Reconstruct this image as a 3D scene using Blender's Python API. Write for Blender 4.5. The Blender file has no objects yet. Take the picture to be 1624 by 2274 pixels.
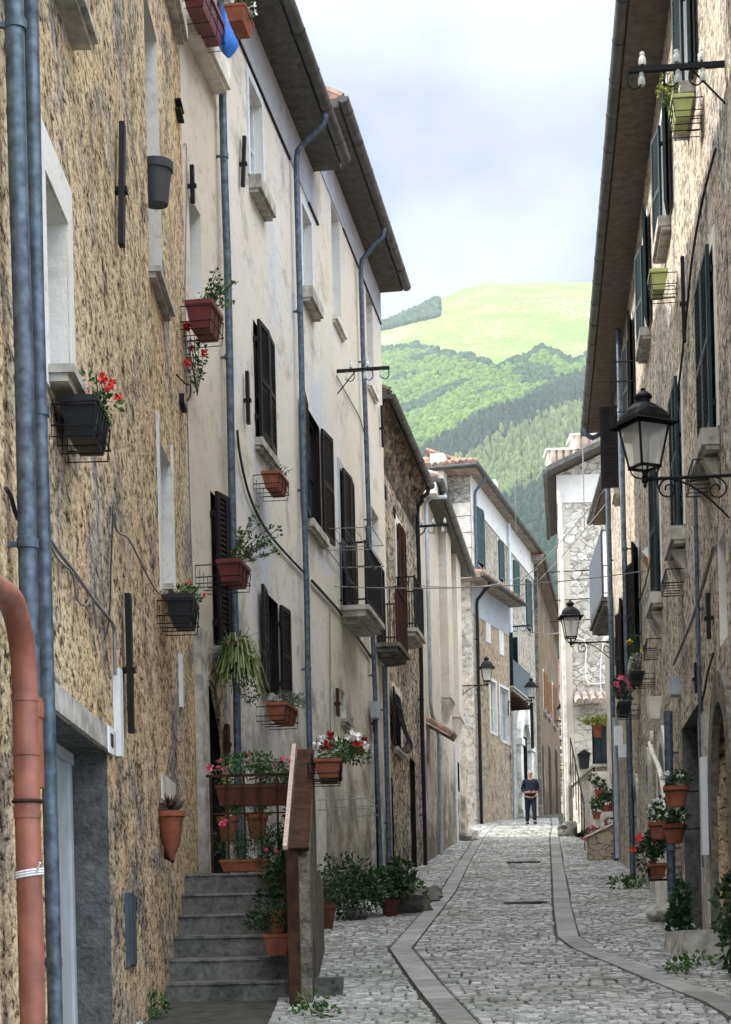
import bpy, math, random
import numpy as np
from mathutils import Vector, Matrix, noise as mnoise
R = random.Random(7)
sc = bpy.context.scene
COL = sc.collection

# ------------------------------------------------------------------ camera
ROLL = 0.023
FPX, CX, CY = 4015.0, 812.0, 2133.0      # focal length and principal point, in 1624 x 2274 picture units
CR, SR = math.cos(ROLL), math.sin(ROLL)
cam_d = bpy.data.cameras.new("camera")
cam = bpy.data.objects.new("camera", cam_d); COL.objects.link(cam)
cam_d.sensor_fit = 'HORIZONTAL'; cam_d.sensor_width = 36.0
cam_d.lens = 36.0 * FPX / 1624.0
cam_d.shift_y = (CY - 2274 / 2) / 1624.0
cam_d.clip_start = 0.1; cam_d.clip_end = 20000
cam.matrix_world = Matrix(((CR, SR, 0, 0), (0, 0, -1, 0), (-SR, CR, 0, 0), (0, 0, 0, 1)))
sc.camera = cam
sc.render.resolution_x = 731; sc.render.resolution_y = 1024
sc.render.engine = 'CYCLES'
sc.cycles.max_bounces = 8
sc.cycles.volume_bounces = 0

# ------------------------------------------------------------------ world + sun
SKY_LOW, SKY_HIGH, SKY_BACK = 0.305, 1.5, 0.76
SUN_EL, SUN_AZ = math.radians(38), math.radians(-62)     # azimuth from +Y towards +X
world = bpy.data.worlds.new("World"); sc.world = world; world.use_nodes = True
wn, wl = world.node_tree.nodes, world.node_tree.links
wn.clear()
wo = wn.new('ShaderNodeOutputWorld'); bg = wn.new('ShaderNodeBackground')
sky = wn.new('ShaderNodeTexSky'); sky.sky_type = 'NISHITA'; sky.sun_disc = False
sky.sun_elevation = SUN_EL; sky.sun_rotation = SUN_AZ; sky.altitude = 600; sky.dust_density = 1.0
tc = wn.new('ShaderNodeTexCoord')
mp = wn.new('ShaderNodeMapping'); mp.inputs['Scale'].default_value = (1.0, 1.0, 1.5); mp.inputs['Location'].default_value = (0.35, 0.0, 0.12)
nz = wn.new('ShaderNodeTexNoise'); nz.inputs['Scale'].default_value = 5.0; nz.inputs['Detail'].default_value = 8; nz.inputs['Roughness'].default_value = 0.5
sep = wn.new('ShaderNodeSeparateXYZ')
el = wn.new('ShaderNodeMapRange'); el.inputs['From Min'].default_value = 0.30; el.inputs['From Max'].default_value = 0.47
el.inputs['To Min'].default_value = -0.10; el.inputs['To Max'].default_value = 0.34
addn = wn.new('ShaderNodeMath'); addn.operation = 'ADD'
cr = wn.new('ShaderNodeMapRange'); cr.interpolation_type = 'SMOOTHSTEP'
cr.inputs['From Min'].default_value = 0.38; cr.inputs['From Max'].default_value = 0.76
cr.inputs['To Min'].default_value = 0.18; cr.inputs['To Max'].default_value = 0.95
mix = wn.new('ShaderNodeMix'); mix.data_type = 'RGBA'
mix.inputs[7].default_value = (9.6, 9.9, 10.3, 1)
wl.new(tc.outputs['Generated'], mp.inputs['Vector']); wl.new(mp.outputs['Vector'], nz.inputs['Vector'])
wl.new(tc.outputs['Generated'], sep.inputs[0]); wl.new(sep.outputs['Z'], el.inputs['Value'])
wl.new(nz.outputs['Fac'], addn.inputs[0]); wl.new(el.outputs['Result'], addn.inputs[1])
wl.new(addn.outputs[0], cr.inputs['Value']); wl.new(cr.outputs['Result'], mix.inputs[0])
tint = wn.new('ShaderNodeVectorMath'); tint.operation = 'MULTIPLY'; tint.inputs[1].default_value = (0.86, 1.02, 1.22)
wl.new(sky.outputs['Color'], tint.inputs[0]); wl.new(tint.outputs[0], mix.inputs[6])
# unseen sky overhead and behind the viewer boosted as fill light for the street
up = wn.new('ShaderNodeMapRange'); up.interpolation_type = 'SMOOTHSTEP'
up.inputs['From Min'].default_value = 0.50; up.inputs['From Max'].default_value = 0.80; up.inputs['To Min'].default_value = SKY_LOW; up.inputs['To Max'].default_value = SKY_HIGH
bk = wn.new('ShaderNodeMapRange'); bk.interpolation_type = 'SMOOTHSTEP'
bk.inputs['From Min'].default_value = 0.55; bk.inputs['From Max'].default_value = -0.3; bk.inputs['To Min'].default_value = 0.0; bk.inputs['To Max'].default_value = SKY_BACK
mxx = wn.new('ShaderNodeMath'); mxx.operation = 'ADD'
wl.new(sep.outputs['Z'], up.inputs['Value']); wl.new(sep.outputs['Y'], bk.inputs['Value']); wl.new(up.outputs[0], mxx.inputs[0]); wl.new(bk.outputs[0], mxx.inputs[1])
vm = wn.new('ShaderNodeVectorMath'); vm.operation = 'SCALE'
wl.new(mix.outputs[2], vm.inputs[0]); wl.new(mxx.outputs[0], vm.inputs['Scale']); wl.new(vm.outputs[0], bg.inputs['Color'])
bg.inputs['Strength'].default_value = 0.12
wl.new(bg.outputs['Background'], wo.inputs['Surface'])
sun_d = bpy.data.lights.new("sun", 'SUN'); sun_d.energy = 3.3; sun_d.angle = math.radians(0.6); sun_d.color = (1.0, 0.95, 0.88)
sun = bpy.data.objects.new("sun", sun_d); COL.objects.link(sun)
sdir = Vector((math.sin(SUN_AZ) * math.cos(SUN_EL), math.cos(SUN_AZ) * math.cos(SUN_EL), math.sin(SUN_EL)))
sun.rotation_euler = sdir.to_track_quat('Z', 'Y').to_euler()
sc.view_settings.view_transform = 'Standard'; sc.view_settings.look = 'None'
sc.view_settings.gamma = 1.0; sc.view_settings.exposure = 1.25

# ------------------------------------------------------------------ picture <-> place
def ray(u, v):
    dx, dy = (u - CX) / FPX, (CY - v) / FPX
    return (dx * CR + dy * SR, -dx * SR + dy * CR)        # X/Y and Z/Y
GT = [(-40, -3.4), (0, -1.6), (8, -0.95), (16, -0.25), (39.6, 2.05), (63, 4.78), (75, 5.85), (90, 7.1), (130, 9.5)]
def G(y):
    if y <= GT[0][0]: return GT[0][1]
    for (a, za), (b, zb) in zip(GT, GT[1:]):
        if y <= b: return za + (zb - za) * (y - a) / (b - a)
    return GT[-1][1]
def ground_at(u, v):
    kx, kz = ray(u, v); a, b = 10.0, 120.0
    for _ in range(50):
        m = (a + b) / 2
        if kz * m < G(m): a = m      # the ray is still below the ground height line
        else: b = m
    # G(y)/y rises with y, so find where G(y) = kz*y
    lo, hi = 8.0, 75.0
    for _ in range(60):
        m = (lo + hi) / 2
        if G(m) / m < kz: lo = m
        else: hi = m
    return (kx * lo, lo, G(lo))

class Wall:
    """vertical facade plane: X = a + b*Y ; side +1 = street lies towards +X"""
    def __init__(s, a, b, side):
        s.a, s.b, s.side = a, b, side
        l = math.hypot(1, b); s.nx, s.ny = side * 1 / l, -side * b / l
    def pt(s, y, n, z): return (s.a + s.b * y + s.nx * n, y + s.ny * n, z)
    def Y(s, u, v):
        k = ray(u, v)[0]; return s.a / (k - s.b)
    def hit(s, u, v):
        y = s.Y(u, v); return y, ray(u, v)[1] * y
    def z(s, u, v): return s.hit(u, v)[1]
    def rot(s):
        return math.atan2(-1, -s.b) if s.side > 0 else math.atan2(1, s.b)
W1 = Wall(-1.824, 0.009, 1)     # near left house
W2 = Wall(-4.335, 0.147, 1)     # cream houses
W3 = Wall(-4.63, 0.15, 1)       # rubble house with corbelled eave
W4 = Wall(-4.0, 0.134, 1)       # pale house
W5 = Wall(-17.38, 0.355, 1)     # low house jutting out
W6 = Wall(-11.96, 0.26, 1)      # tall house behind it
W7 = Wall(-4.57, 0.16, 1)       # ochre house at the end
WR = Wall(1.84, 0.095, -1)      # long right house

# ------------------------------------------------------------------ mesh helpers
class MB:
    def __init__(s, f=None):
        s.v, s.f, s.m = [], [], []; s.fr = f; s.mi = 0
    def P(s, p): return s.fr(*p) if s.fr else tuple(p)
    def add(s, vs, fs):
        o = len(s.v); s.v += [s.P(p) for p in vs]; s.f += [tuple(i + o for i in f) for f in fs]; s.m += [s.mi] * len(fs)
    def quad(s, a, b, c, d): s.add([a, b, c, d], [(0, 1, 2, 3)])
    def tri(s, a, b, c): s.add([a, b, c], [(0, 1, 2)])
    def box(s, x0, x1, y0, y1, z0, z1, t=0.0, ty=None):
        ty = t if ty is None else ty      # t = taper: bottom inset
        vs = [(x0 + t, y0 + ty, z0), (x1 - t, y0 + ty, z0), (x1 - t, y1 - ty, z0), (x0 + t, y1 - ty, z0),
              (x0, y0, z1), (x1, y0, z1), (x1, y1, z1), (x0, y1, z1)]
        s.add(vs, [(0, 3, 2, 1), (4, 5, 6, 7), (0, 1, 5, 4), (1, 2, 6, 5), (2, 3, 7, 6), (3, 0, 4, 7)])
    def prism(s, poly, a, b, ax=0):
        """poly in the two other axes, extruded along axis ax from a to b"""
        n = len(poly)
        def mk(t, p):
            q = list(p); q.insert(ax, t); return tuple(q)
        vs = [mk(a, p) for p in poly] + [mk(b, p) for p in poly]
        fs = [tuple(range(n - 1, -1, -1)), tuple(range(n, 2 * n))] + [(i, (i + 1) % n, n + (i + 1) % n, n + i) for i in range(n)]
        s.add(vs, fs)
    def tube(s, pts, r, seg=8, cap=True):
        pts = [Vector(p) for p in pts]; n = len(pts)
        rr = r if isinstance(r, (list, tuple)) else [r] * n
        vs, fs = [], []; prev = None
        for i, p in enumerate(pts):
            d = (pts[min(i + 1, n - 1)] - pts[max(i - 1, 0)])
            if d.length < 1e-9: d = Vector((0, 0, 1))
            d.normalize()
            if prev is None:
                a = d.orthogonal().normalized()
            else:
                a = (prev - d * prev.dot(d))
                a = a.normalized() if a.length > 1e-6 else d.orthogonal().normalized()
            prev = a; b = d.cross(a)
            for k in range(seg):
                t = 2 * math.pi * k / seg
                vs.append(tuple(p + (a * math.cos(t) + b * math.sin(t)) * rr[i]))
        for i in range(n - 1):
            for k in range(seg):
                k2 = (k + 1) % seg
                fs.append((i * seg + k, i * seg + k2, (i + 1) * seg + k2, (i + 1) * seg + k))
        if cap: fs += [tuple(range(seg - 1, -1, -1)), tuple(range((n - 1) * seg, n * seg))]
        s.add(vs, fs)
    def lathe(s, prof, c=(0, 0, 0), seg=16, sy=1.0):
        n = len(prof); vs = []
        for r, z in prof:
            for k in range(seg):
                t = 2 * math.pi * k / seg
                vs.append((c[0] + r * math.cos(t), c[1] + r * math.sin(t) * sy, c[2] + z))
        fs = []
        for i in range(n - 1):
            for k in range(seg):
                k2 = (k + 1) % seg
                fs.append((i * seg + k, i * seg + k2, (i + 1) * seg + k2, (i + 1) * seg + k))
        if prof[0][0] > 1e-5: fs.append(tuple(range(seg - 1, -1, -1)))
        if prof[-1][0] > 1e-5: fs.append(tuple(range((n - 1) * seg, n * seg)))
        s.add(vs, fs)
    def blob(s, c, r, seed=0, j=0.25, nu=10, nv=7):
        rx, ry, rz = r if isinstance(r, (list, tuple)) else (r, r, r)
        vs = []
        for i in range(nv + 1):
            ph = math.pi * i / nv
            for k in range(nu):
                t = 2 * math.pi * k / nu
                d = Vector((math.sin(ph) * math.cos(t), math.sin(ph) * math.sin(t), math.cos(ph)))
                q = 1 + j * mnoise.noise(d * 1.7 + Vector((seed * 7.1, seed * 3.3, 0)))
                vs.append((c[0] + d.x * rx * q, c[1] + d.y * ry * q, c[2] + d.z * rz * q))
        fs = [(i * nu + k, i * nu + (k + 1) % nu, (i + 1) * nu + (k + 1) % nu, (i + 1) * nu + k) for i in range(nv) for k in range(nu)]
        s.add(vs, fs)
    def build(s, name, mat, parent=None, smooth=False, label=None, kind=None, keepn=False):
        me = bpy.data.meshes.new(name); me.from_pydata(s.v, [], s.f)
        for m in (mat if isinstance(mat, (list, tuple)) else [mat]): me.materials.append(m)
        if any(s.m): me.polygons.foreach_set('material_index', s.m)
        if smooth: me.polygons.foreach_set('use_smooth', [True] * len(s.f))
        me.validate(); me.update()
        if smooth:
            try: me.set_sharp_from_angle(angle=math.radians(50))
            except Exception: pass
        o = bpy.data.objects.new(name, me); COL.objects.link(o)
        if parent is not None: o.parent = parent
        if label: o['label'] = label
        if kind: o['kind'] = kind
        return o

def thing(name, label, cat, loc=(0, 0, 0), rz=0.0, group=None):
    o = bpy.data.objects.new(name, None); COL.objects.link(o)
    o.location = loc; o.rotation_euler = (0, 0, rz); o.empty_display_size = 0.2
    o['label'] = label; o['category'] = cat
    if group: o['group'] = group
    return o
def tag(o, label, cat, group=None):
    o['label'] = label; o['category'] = cat
    if group: o['group'] = group
    return o
def smooth_path(pts, n=6):
    P = [Vector(p) for p in pts]; out = []
    for i in range(len(P) - 1):
        p0, p1, p2, p3 = P[max(i - 1, 0)], P[i], P[i + 1], P[min(i + 2, len(P) - 1)]
        for k in range(n):
            t = k / n
            out.append(0.5 * ((2 * p1) + (p2 - p0) * t + (2 * p0 - 5 * p1 + 4 * p2 - p3) * t * t + (3 * p1 - p0 - 3 * p2 + p3) * t ** 3))
    out.append(P[-1]); return [tuple(p) for p in out]

# ------------------------------------------------------------------ materials
class NT:
    def __init__(s, name):
        s.m = bpy.data.materials.new(name); s.m.use_nodes = True
        s.n, s.l = s.m.node_tree.nodes, s.m.node_tree.links
        s.b = s.n['Principled BSDF']; s.pos = s.n.new('ShaderNodeNewGeometry').outputs['Position']
    def map(s, sx=1, sy=1, sz=1, src=None):
        m = s.n.new('ShaderNodeMapping'); m.inputs['Scale'].default_value = (sx, sy, sz)
        s.l.new(src or s.pos, m.inputs['Vector']); return m.outputs[0]
    def noise(s, sc_, det=3, rough=0.55, vec=None, dist=0.0):
        n = s.n.new('ShaderNodeTexNoise'); n.inputs['Scale'].default_value = sc_; n.inputs['Detail'].default_value = det
        n.inputs['Roughness'].default_value = rough; n.inputs['Distortion'].default_value = dist
        s.l.new(vec or s.pos, n.inputs['Vector']); return n.outputs['Fac']
    def vor(s, sc_, vec=None, feat='F1', out='Distance'):
        n = s.n.new('ShaderNodeTexVoronoi'); n.feature = feat; n.inputs['Scale'].default_value = sc_
        s.l.new(vec or s.pos, n.inputs['Vector']); return n.outputs[out]
    def ramp(s, fac, stops):
        r = s.n.new('ShaderNodeValToRGB'); e = r.color_ramp.elements
        while len(e) < len(stops): e.new(0.5)
        for i, (p, c) in enumerate(stops):
            e[i].position = p
            e[i].color = (c, c, c, 1) if isinstance(c, (int, float)) else (*c, 1)
        s.l.new(fac, r.inputs[0]); return r.outputs[0]
    def mix(s, fac, a, b, mode='MIX'):
        m = s.n.new('ShaderNodeMix'); m.data_type = 'RGBA'; m.blend_type = mode
        for i, x in ((0, fac), (6, a), (7, b)):
            if isinstance(x, (int, float)): m.inputs[i].default_value = x if i == 0 else (x, x, x, 1)
            elif isinstance(x, tuple): m.inputs[i].default_value = (*x, 1)
            else: s.l.new(x, m.inputs[i])
        return m.outputs[2]
    def math(s, op, a, b=0.0):
        m = s.n.new('ShaderNodeMath'); m.operation = op
        for i, x in ((0, a), (1, b)):
            if isinstance(x, (int, float)): m.inputs[i].default_value = x
            else: s.l.new(x, m.inputs[i])
        return m.outputs[0]
    def bump(s, h, strength=0.5, dist=0.02):
        b = s.n.new('ShaderNodeBump'); b.inputs['Strength'].default_value = strength; b.inputs['Distance'].default_value = dist
        s.l.new(h, b.inputs['Height']); s.l.new(b.outputs[0], s.b.inputs['Normal'])
    def col(s, c):
        if isinstance(c, tuple): s.b.inputs['Base Color'].default_value = (*c, 1)
        else: s.l.new(c, s.b.inputs['Base Color'])
    def rough(s, r, spec=0.3, metal=0.0):
        s.b.inputs['Roughness'].default_value = r; s.b.inputs['Specular IOR Level'].default_value = spec; s.b.inputs['Metallic'].default_value = metal
        return s

def mat_flat(name, c, r=0.7, spec=0.3, metal=0.0, var=0.25, sc_=12.0, bmp=0.0):
    t = NT(name); n = t.noise(sc_, 4)
    d = tuple(x * (1 - var) for x in c); u = tuple(min(1, x * (1 + var)) for x in c)
    t.col(t.ramp(n, [(0.3, d), (0.7, u)])); t.rough(r, spec, metal)
    if bmp: t.bump(n, bmp, 0.01)
    return t.m
def mat_roughcast(name, light, mid, dark, grey, sc_=13.0, speck=(0.36, 0.46, 0.60), patch=(0.5, 0.62), bmp=0.9, stain=0.5, ochre=None):
    """pebbly rough-cast wall: pale crumbs over dark pits, with grey and dark weathered patches"""
    t = NT(name)
    vv = t.map(1, 0.6, 1); n1 = t.noise(sc_ * 1.25, 5, 0.7, vv, 0.3); n2 = t.noise(sc_ * 3.2, 3, 0.6, vv); n3 = t.noise(2.2, 5, 0.65, None, 0.5)
    f = t.math('ADD', t.math('ADD', t.math('MULTIPLY', n1, 0.58), t.math('MULTIPLY', n2, 0.27)), t.math('MULTIPLY', n3, 0.15))
    c = t.ramp(f, [(speck[0], dark), (speck[1], mid), (speck[2], light)])
    cg = t.ramp(f, [(speck[0], tuple(x * 0.8 for x in dark)), (speck[1] + 0.03, tuple(x * 0.6 for x in grey)), (speck[2] + 0.04, grey)])
    p = t.ramp(t.noise(1.0, 6, 0.65, t.map(1, 1, 0.8), 0.9), [(patch[0], 0.0), (patch[1], 1.0)])
    c = t.mix(p, c, cg)
    if ochre:
        c = t.mix(t.ramp(t.noise(0.8, 4, 0.6, t.map(1.3, 1.3, 0.5)), [(0.45, 0.0), (0.7, 0.7)]), c, t.mix(0.75, c, ochre, 'MULTIPLY'))
    st = t.ramp(t.noise(2.0, 7, 0.7, t.map(1, 1, 0.75), 1.0), [(0.52, 1.0), (0.68, 1 - stain)])
    c = t.mix(1.0, c, st, 'MULTIPLY')
    t.col(c); t.rough(0.95, 0.1); t.bump(f, bmp, 0.05); return t.m
def mat_plaster(name, base, warm, cool, stain_c, sc_=1.0, crack=0.5, cool_amt=0.6, stain_amt=0.7, fleck=0.35):
    """old limewash: drifting tints, drip streaks, worn flecks"""
    t = NT(name)
    c = t.mix(t.ramp(t.noise(0.7 * sc_, 5, 0.6), [(0.35, 0.0), (0.65, 1.0)]), base, warm)
    c = t.mix(t.ramp(t.noise(0.45 * sc_, 5, 0.6, t.map(1.2, 1.2, 1.0), 1.2), [(0.54, 0.0), (0.64, cool_amt)]), c, cool)
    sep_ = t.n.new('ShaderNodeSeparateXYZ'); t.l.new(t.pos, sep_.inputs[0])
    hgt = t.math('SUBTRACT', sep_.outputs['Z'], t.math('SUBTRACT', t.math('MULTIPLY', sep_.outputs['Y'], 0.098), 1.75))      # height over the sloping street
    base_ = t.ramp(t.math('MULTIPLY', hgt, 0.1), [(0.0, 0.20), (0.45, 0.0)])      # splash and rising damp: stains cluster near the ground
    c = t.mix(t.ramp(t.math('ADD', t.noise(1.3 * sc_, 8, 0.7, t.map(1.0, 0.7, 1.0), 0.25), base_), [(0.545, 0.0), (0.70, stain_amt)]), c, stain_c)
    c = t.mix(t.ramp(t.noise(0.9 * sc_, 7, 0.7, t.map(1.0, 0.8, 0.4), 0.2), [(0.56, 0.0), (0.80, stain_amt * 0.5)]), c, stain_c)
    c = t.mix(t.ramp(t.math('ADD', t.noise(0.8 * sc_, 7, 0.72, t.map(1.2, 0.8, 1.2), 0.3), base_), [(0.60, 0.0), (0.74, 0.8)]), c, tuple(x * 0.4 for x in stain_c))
    c = t.mix(t.ramp(t.noise(7, 5, 0.65, t.map(0.8, 0.8, 1.3)), [(0.62, 0.0), (0.67, fleck)]), c, tuple(x * 0.45 for x in stain_c))
    t.col(c); t.rough(0.93, 0.12)
    h = t.math('ADD', t.math('MULTIPLY', t.noise(5, 5, 0.6), 1.0), t.math('MULTIPLY', t.noise(40, 3), 0.25))
    t.bump(h, 0.35, 0.03); return t.m
def mat_rubble(name, stone, stone2, joint, sc_=3.0, wid=0.06, dirt=0.4):
    """irregular stone masonry"""
    t = NT(name); v = t.map(1, 1, 1.5)
    w = t.n.new('ShaderNodeVectorMath'); w.operation = 'ADD'
    nn = t.n.new('ShaderNodeTexNoise'); nn.inputs['Scale'].default_value = 2.5; t.l.new(v, nn.inputs['Vector'])
    sc2 = t.n.new('ShaderNodeVectorMath'); sc2.operation = 'SCALE'; sc2.inputs['Scale'].default_value = 0.55
    t.l.new(nn.outputs['Color'], sc2.inputs[0]); t.l.new(v, w.inputs[0]); t.l.new(sc2.outputs[0], w.inputs[1])
    d = t.vor(sc_, w.outputs[0], 'DISTANCE_TO_EDGE'); cc = t.vor(sc_, w.outputs[0], 'F1', 'Color')
    sp = t.n.new('ShaderNodeSeparateColor'); t.l.new(cc, sp.inputs[0])
    c = t.mix(sp.outputs[0], stone, stone2)
    c = t.mix(t.ramp(t.noise(9, 5, 0.7), [(0.4, 0.0), (0.75, dirt)]), c, tuple(x * 0.3 for x in stone2))
    e = t.ramp(d, [(wid * 0.4, 0.0), (wid, 1.0)])
    sm = t.ramp(t.noise(0.9, 5, 0.65), [(0.52, 0.0), (0.66, 0.6)])      # mortar smeared over the stones in places
    e = t.math('MAXIMUM', e, sm); c = t.mix(sm, c, t.mix(t.noise(4, 5), stone2, stone))
    c = t.mix(e, joint, c); t.col(c); t.rough(0.95, 0.1)
    t.bump(t.math('ADD', e, t.math('MULTIPLY', t.noise(14, 4), 0.5)), 0.7, 0.04); return t.m
def mat_leaf(name, c, c2, r=0.55):
    t = NT(name); o = t.n.new('ShaderNodeNewGeometry')
    t.col(t.ramp(o.outputs['Random Per Island'], [(0.0, c), (0.75, c2), (1.0, tuple(min(1, x * 1.35) for x in c2))])); t.rough(r, 0.35)
    return t.m
M = {}
M['b1'] = mat_roughcast('tan_roughcast', (0.76, 0.61, 0.41), (0.47, 0.355, 0.22), (0.05, 0.04, 0.03), (0.47, 0.44, 0.39), 12.0, (0.42, 0.475, 0.56), (0.50, 0.62), stain=0.55, ochre=(1.0, 0.84, 0.6))
M['jamb'] = mat_roughcast('dark_rough_render', (0.17, 0.17, 0.165), (0.11, 0.11, 0.108), (0.04, 0.04, 0.04), (0.14, 0.145, 0.15), 9.0, (0.32, 0.45, 0.62), (0.5, 0.7), stain=0.4)
M['r1'] = mat_roughcast('fawn_roughcast', (0.66, 0.58, 0.455), (0.36, 0.30, 0.23), (0.05, 0.042, 0.034), (0.50, 0.465, 0.41), 11.0, (0.42, 0.48, 0.56), (0.5, 0.64), stain=0.6)
M['b3'] = mat_roughcast('brown_rubble_render', (0.60, 0.51, 0.40), (0.28, 0.23, 0.175), (0.03, 0.026, 0.022), (0.44, 0.42, 0.38), 7.0, (0.43, 0.49, 0.57), (0.48, 0.62), stain=0.7)
M['b5'] = mat_roughcast('ochre_roughcast', (0.52, 0.435, 0.31), (0.31, 0.25, 0.175), (0.05, 0.04, 0.03), (0.40, 0.37, 0.32), 6.0, (0.33, 0.44, 0.6), (0.56, 0.7), stain=0.65)
M['b6'] = mat_roughcast('grey_rubble_render', (0.52, 0.47, 0.40), (0.33, 0.29, 0.24), (0.07, 0.06, 0.05), (0.50, 0.48, 0.44), 5.5, (0.36, 0.46, 0.6), (0.48, 0.62), stain=0.5)
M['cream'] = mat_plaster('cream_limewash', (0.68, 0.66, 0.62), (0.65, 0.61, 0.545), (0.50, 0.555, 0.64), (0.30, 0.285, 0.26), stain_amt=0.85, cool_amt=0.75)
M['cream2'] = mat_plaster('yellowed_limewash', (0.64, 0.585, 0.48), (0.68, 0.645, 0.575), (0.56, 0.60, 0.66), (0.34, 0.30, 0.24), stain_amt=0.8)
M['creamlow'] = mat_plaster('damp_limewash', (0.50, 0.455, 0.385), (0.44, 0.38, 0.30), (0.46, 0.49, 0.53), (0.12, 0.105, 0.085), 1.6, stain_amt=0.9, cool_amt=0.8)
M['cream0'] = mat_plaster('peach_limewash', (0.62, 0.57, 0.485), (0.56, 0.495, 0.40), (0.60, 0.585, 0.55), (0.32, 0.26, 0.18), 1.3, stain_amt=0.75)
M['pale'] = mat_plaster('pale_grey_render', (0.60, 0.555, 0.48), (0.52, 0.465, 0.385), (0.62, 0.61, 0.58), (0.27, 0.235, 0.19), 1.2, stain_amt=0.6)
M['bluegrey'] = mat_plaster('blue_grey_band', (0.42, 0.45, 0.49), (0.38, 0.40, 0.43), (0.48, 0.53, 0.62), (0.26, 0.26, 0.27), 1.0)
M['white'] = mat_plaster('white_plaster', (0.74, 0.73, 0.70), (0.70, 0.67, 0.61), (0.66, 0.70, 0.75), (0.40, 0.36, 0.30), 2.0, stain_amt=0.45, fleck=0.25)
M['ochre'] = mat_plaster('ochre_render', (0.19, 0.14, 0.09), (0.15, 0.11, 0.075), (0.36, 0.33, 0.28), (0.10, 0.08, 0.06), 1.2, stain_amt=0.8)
M['stonehouse'] = mat_rubble('white_stone_masonry', (0.74, 0.71, 0.645), (0.50, 0.47, 0.41), (0.27, 0.24, 0.19), 3.0, 0.06, 0.8)
M['gable'] = mat_rubble('grey_stone_masonry', (0.55, 0.52, 0.46), (0.36, 0.34, 0.30), (0.16, 0.145, 0.12), 4.2, 0.08, 1.0)
M['quoin'] = mat_flat('pale_quoin_stone', (0.66, 0.63, 0.56), 0.9, 0.15, 0, 0.22, 6, 0.4)
M['stone'] = mat_flat('weathered_stone', (0.40, 0.38, 0.34), 0.9, 0.15, 0, 0.45, 7, 0.5)
M['stonedark'] = mat_flat('dark_mossy_stone', (0.13, 0.125, 0.115), 0.95, 0.1, 0, 0.6, 6, 0.8)
M['mossy'] = mat_roughcast('mossy_corbel_stone', (0.33, 0.26, 0.18), (0.13, 0.10, 0.075), (0.02, 0.018, 0.015), (0.10, 0.095, 0.08), 5.0, (0.40, 0.5, 0.66), (0.5, 0.62), stain=0.7)
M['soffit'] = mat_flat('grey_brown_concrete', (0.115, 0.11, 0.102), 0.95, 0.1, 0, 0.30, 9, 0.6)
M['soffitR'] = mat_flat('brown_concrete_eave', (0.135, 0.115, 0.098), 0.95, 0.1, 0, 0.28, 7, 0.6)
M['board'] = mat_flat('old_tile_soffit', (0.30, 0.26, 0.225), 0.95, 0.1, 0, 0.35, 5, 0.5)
M['gutter'] = mat_flat('dark_patinated_gutter', (0.075, 0.075, 0.073), 0.5, 0.4, 0.35, 0.5, 5, 0.1)
M['zinc'] = mat_flat('zinc_downpipe', (0.085, 0.115, 0.15), 0.5, 0.4, 0.4, 0.55, 14, 0.15)
M['zinclight'] = mat_flat('pale_painted_pipe', (0.36, 0.41, 0.45), 0.5, 0.4, 0.2, 0.2, 9)
M['copper'] = mat_flat('terracotta_plastic_pipe', (0.29, 0.108, 0.072), 0.42, 0.45, 0.0, 0.30, 7, 0.05)
M['iron'] = mat_flat('black_iron', (0.007, 0.0075, 0.009), 0.6, 0.22, 0.0, 0.4, 20)
M['rust'] = mat_flat('rusty_iron', (0.05, 0.022, 0.014), 0.8, 0.2, 0.2, 0.5, 16)
M['shut'] = mat_flat('black_brown_shutter_paint', (0.009, 0.007, 0.009), 0.6, 0.2, 0, 0.4, 9)
M['green'] = mat_flat('dark_green_shutter_paint', (0.006, 0.022, 0.026), 0.5, 0.3, 0, 0.35, 9)
M['greenlight'] = mat_flat('weathered_green_shutter_paint', (0.05, 0.085, 0.085), 0.6, 0.3, 0, 0.3, 9)
M['grey'] = mat_flat('blue_grey_metal_paint', (0.065, 0.085, 0.11), 0.5, 0.4, 0.1, 0.3, 8)
M['doorwhite'] = mat_flat('grey_white_door_paint', (0.46, 0.49, 0.52), 0.5, 0.4, 0, 0.12, 5)
M['framew'] = mat_flat('white_window_paint', (0.62, 0.66, 0.70), 0.5, 0.4, 0, 0.12, 8)
M['wood'] = mat_flat('brown_wood', (0.055, 0.030, 0.021), 0.95, 0.05, 0, 0.4, 9)
M['orangewood'] = mat_flat('orange_wood_shutter', (0.24, 0.11, 0.045), 0.6, 0.3, 0, 0.35, 7)
M['terra'] = mat_flat('terracotta', (0.28, 0.092, 0.05), 0.75, 0.25, 0, 0.25, 14, 0.1)
M['terradark'] = mat_flat('dark_red_plastic', (0.15, 0.025, 0.028), 0.45, 0.45, 0, 0.15, 10)
M['blackpl'] = mat_flat('black_plastic', (0.006, 0.007, 0.010), 0.45, 0.35, 0, 0.2, 10)
M['greypl'] = mat_flat('grey_plastic', (0.05, 0.054, 0.062), 0.6, 0.35, 0, 0.15, 8)
M['limepl'] = mat_flat('light_green_plastic', (0.40, 0.45, 0.17), 0.5, 0.4, 0, 0.12, 8)
M['terrabrown'] = mat_flat('dark_brown_terracotta', (0.11, 0.032, 0.02), 0.6, 0.3, 0, 0.25, 14, 0.1)
M['soil'] = mat_flat('soil', (0.05, 0.035, 0.025), 0.95, 0.1, 0, 0.3, 30)
M['tile'] = mat_flat('clay_roof_tile', (0.29, 0.185, 0.135), 0.85, 0.2, 0, 0.55, 4, 0.2)
M['tilepale'] = mat_flat('pale_roof_tile', (0.42, 0.34, 0.28), 0.85, 0.2, 0, 0.4, 4, 0.2)
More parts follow.
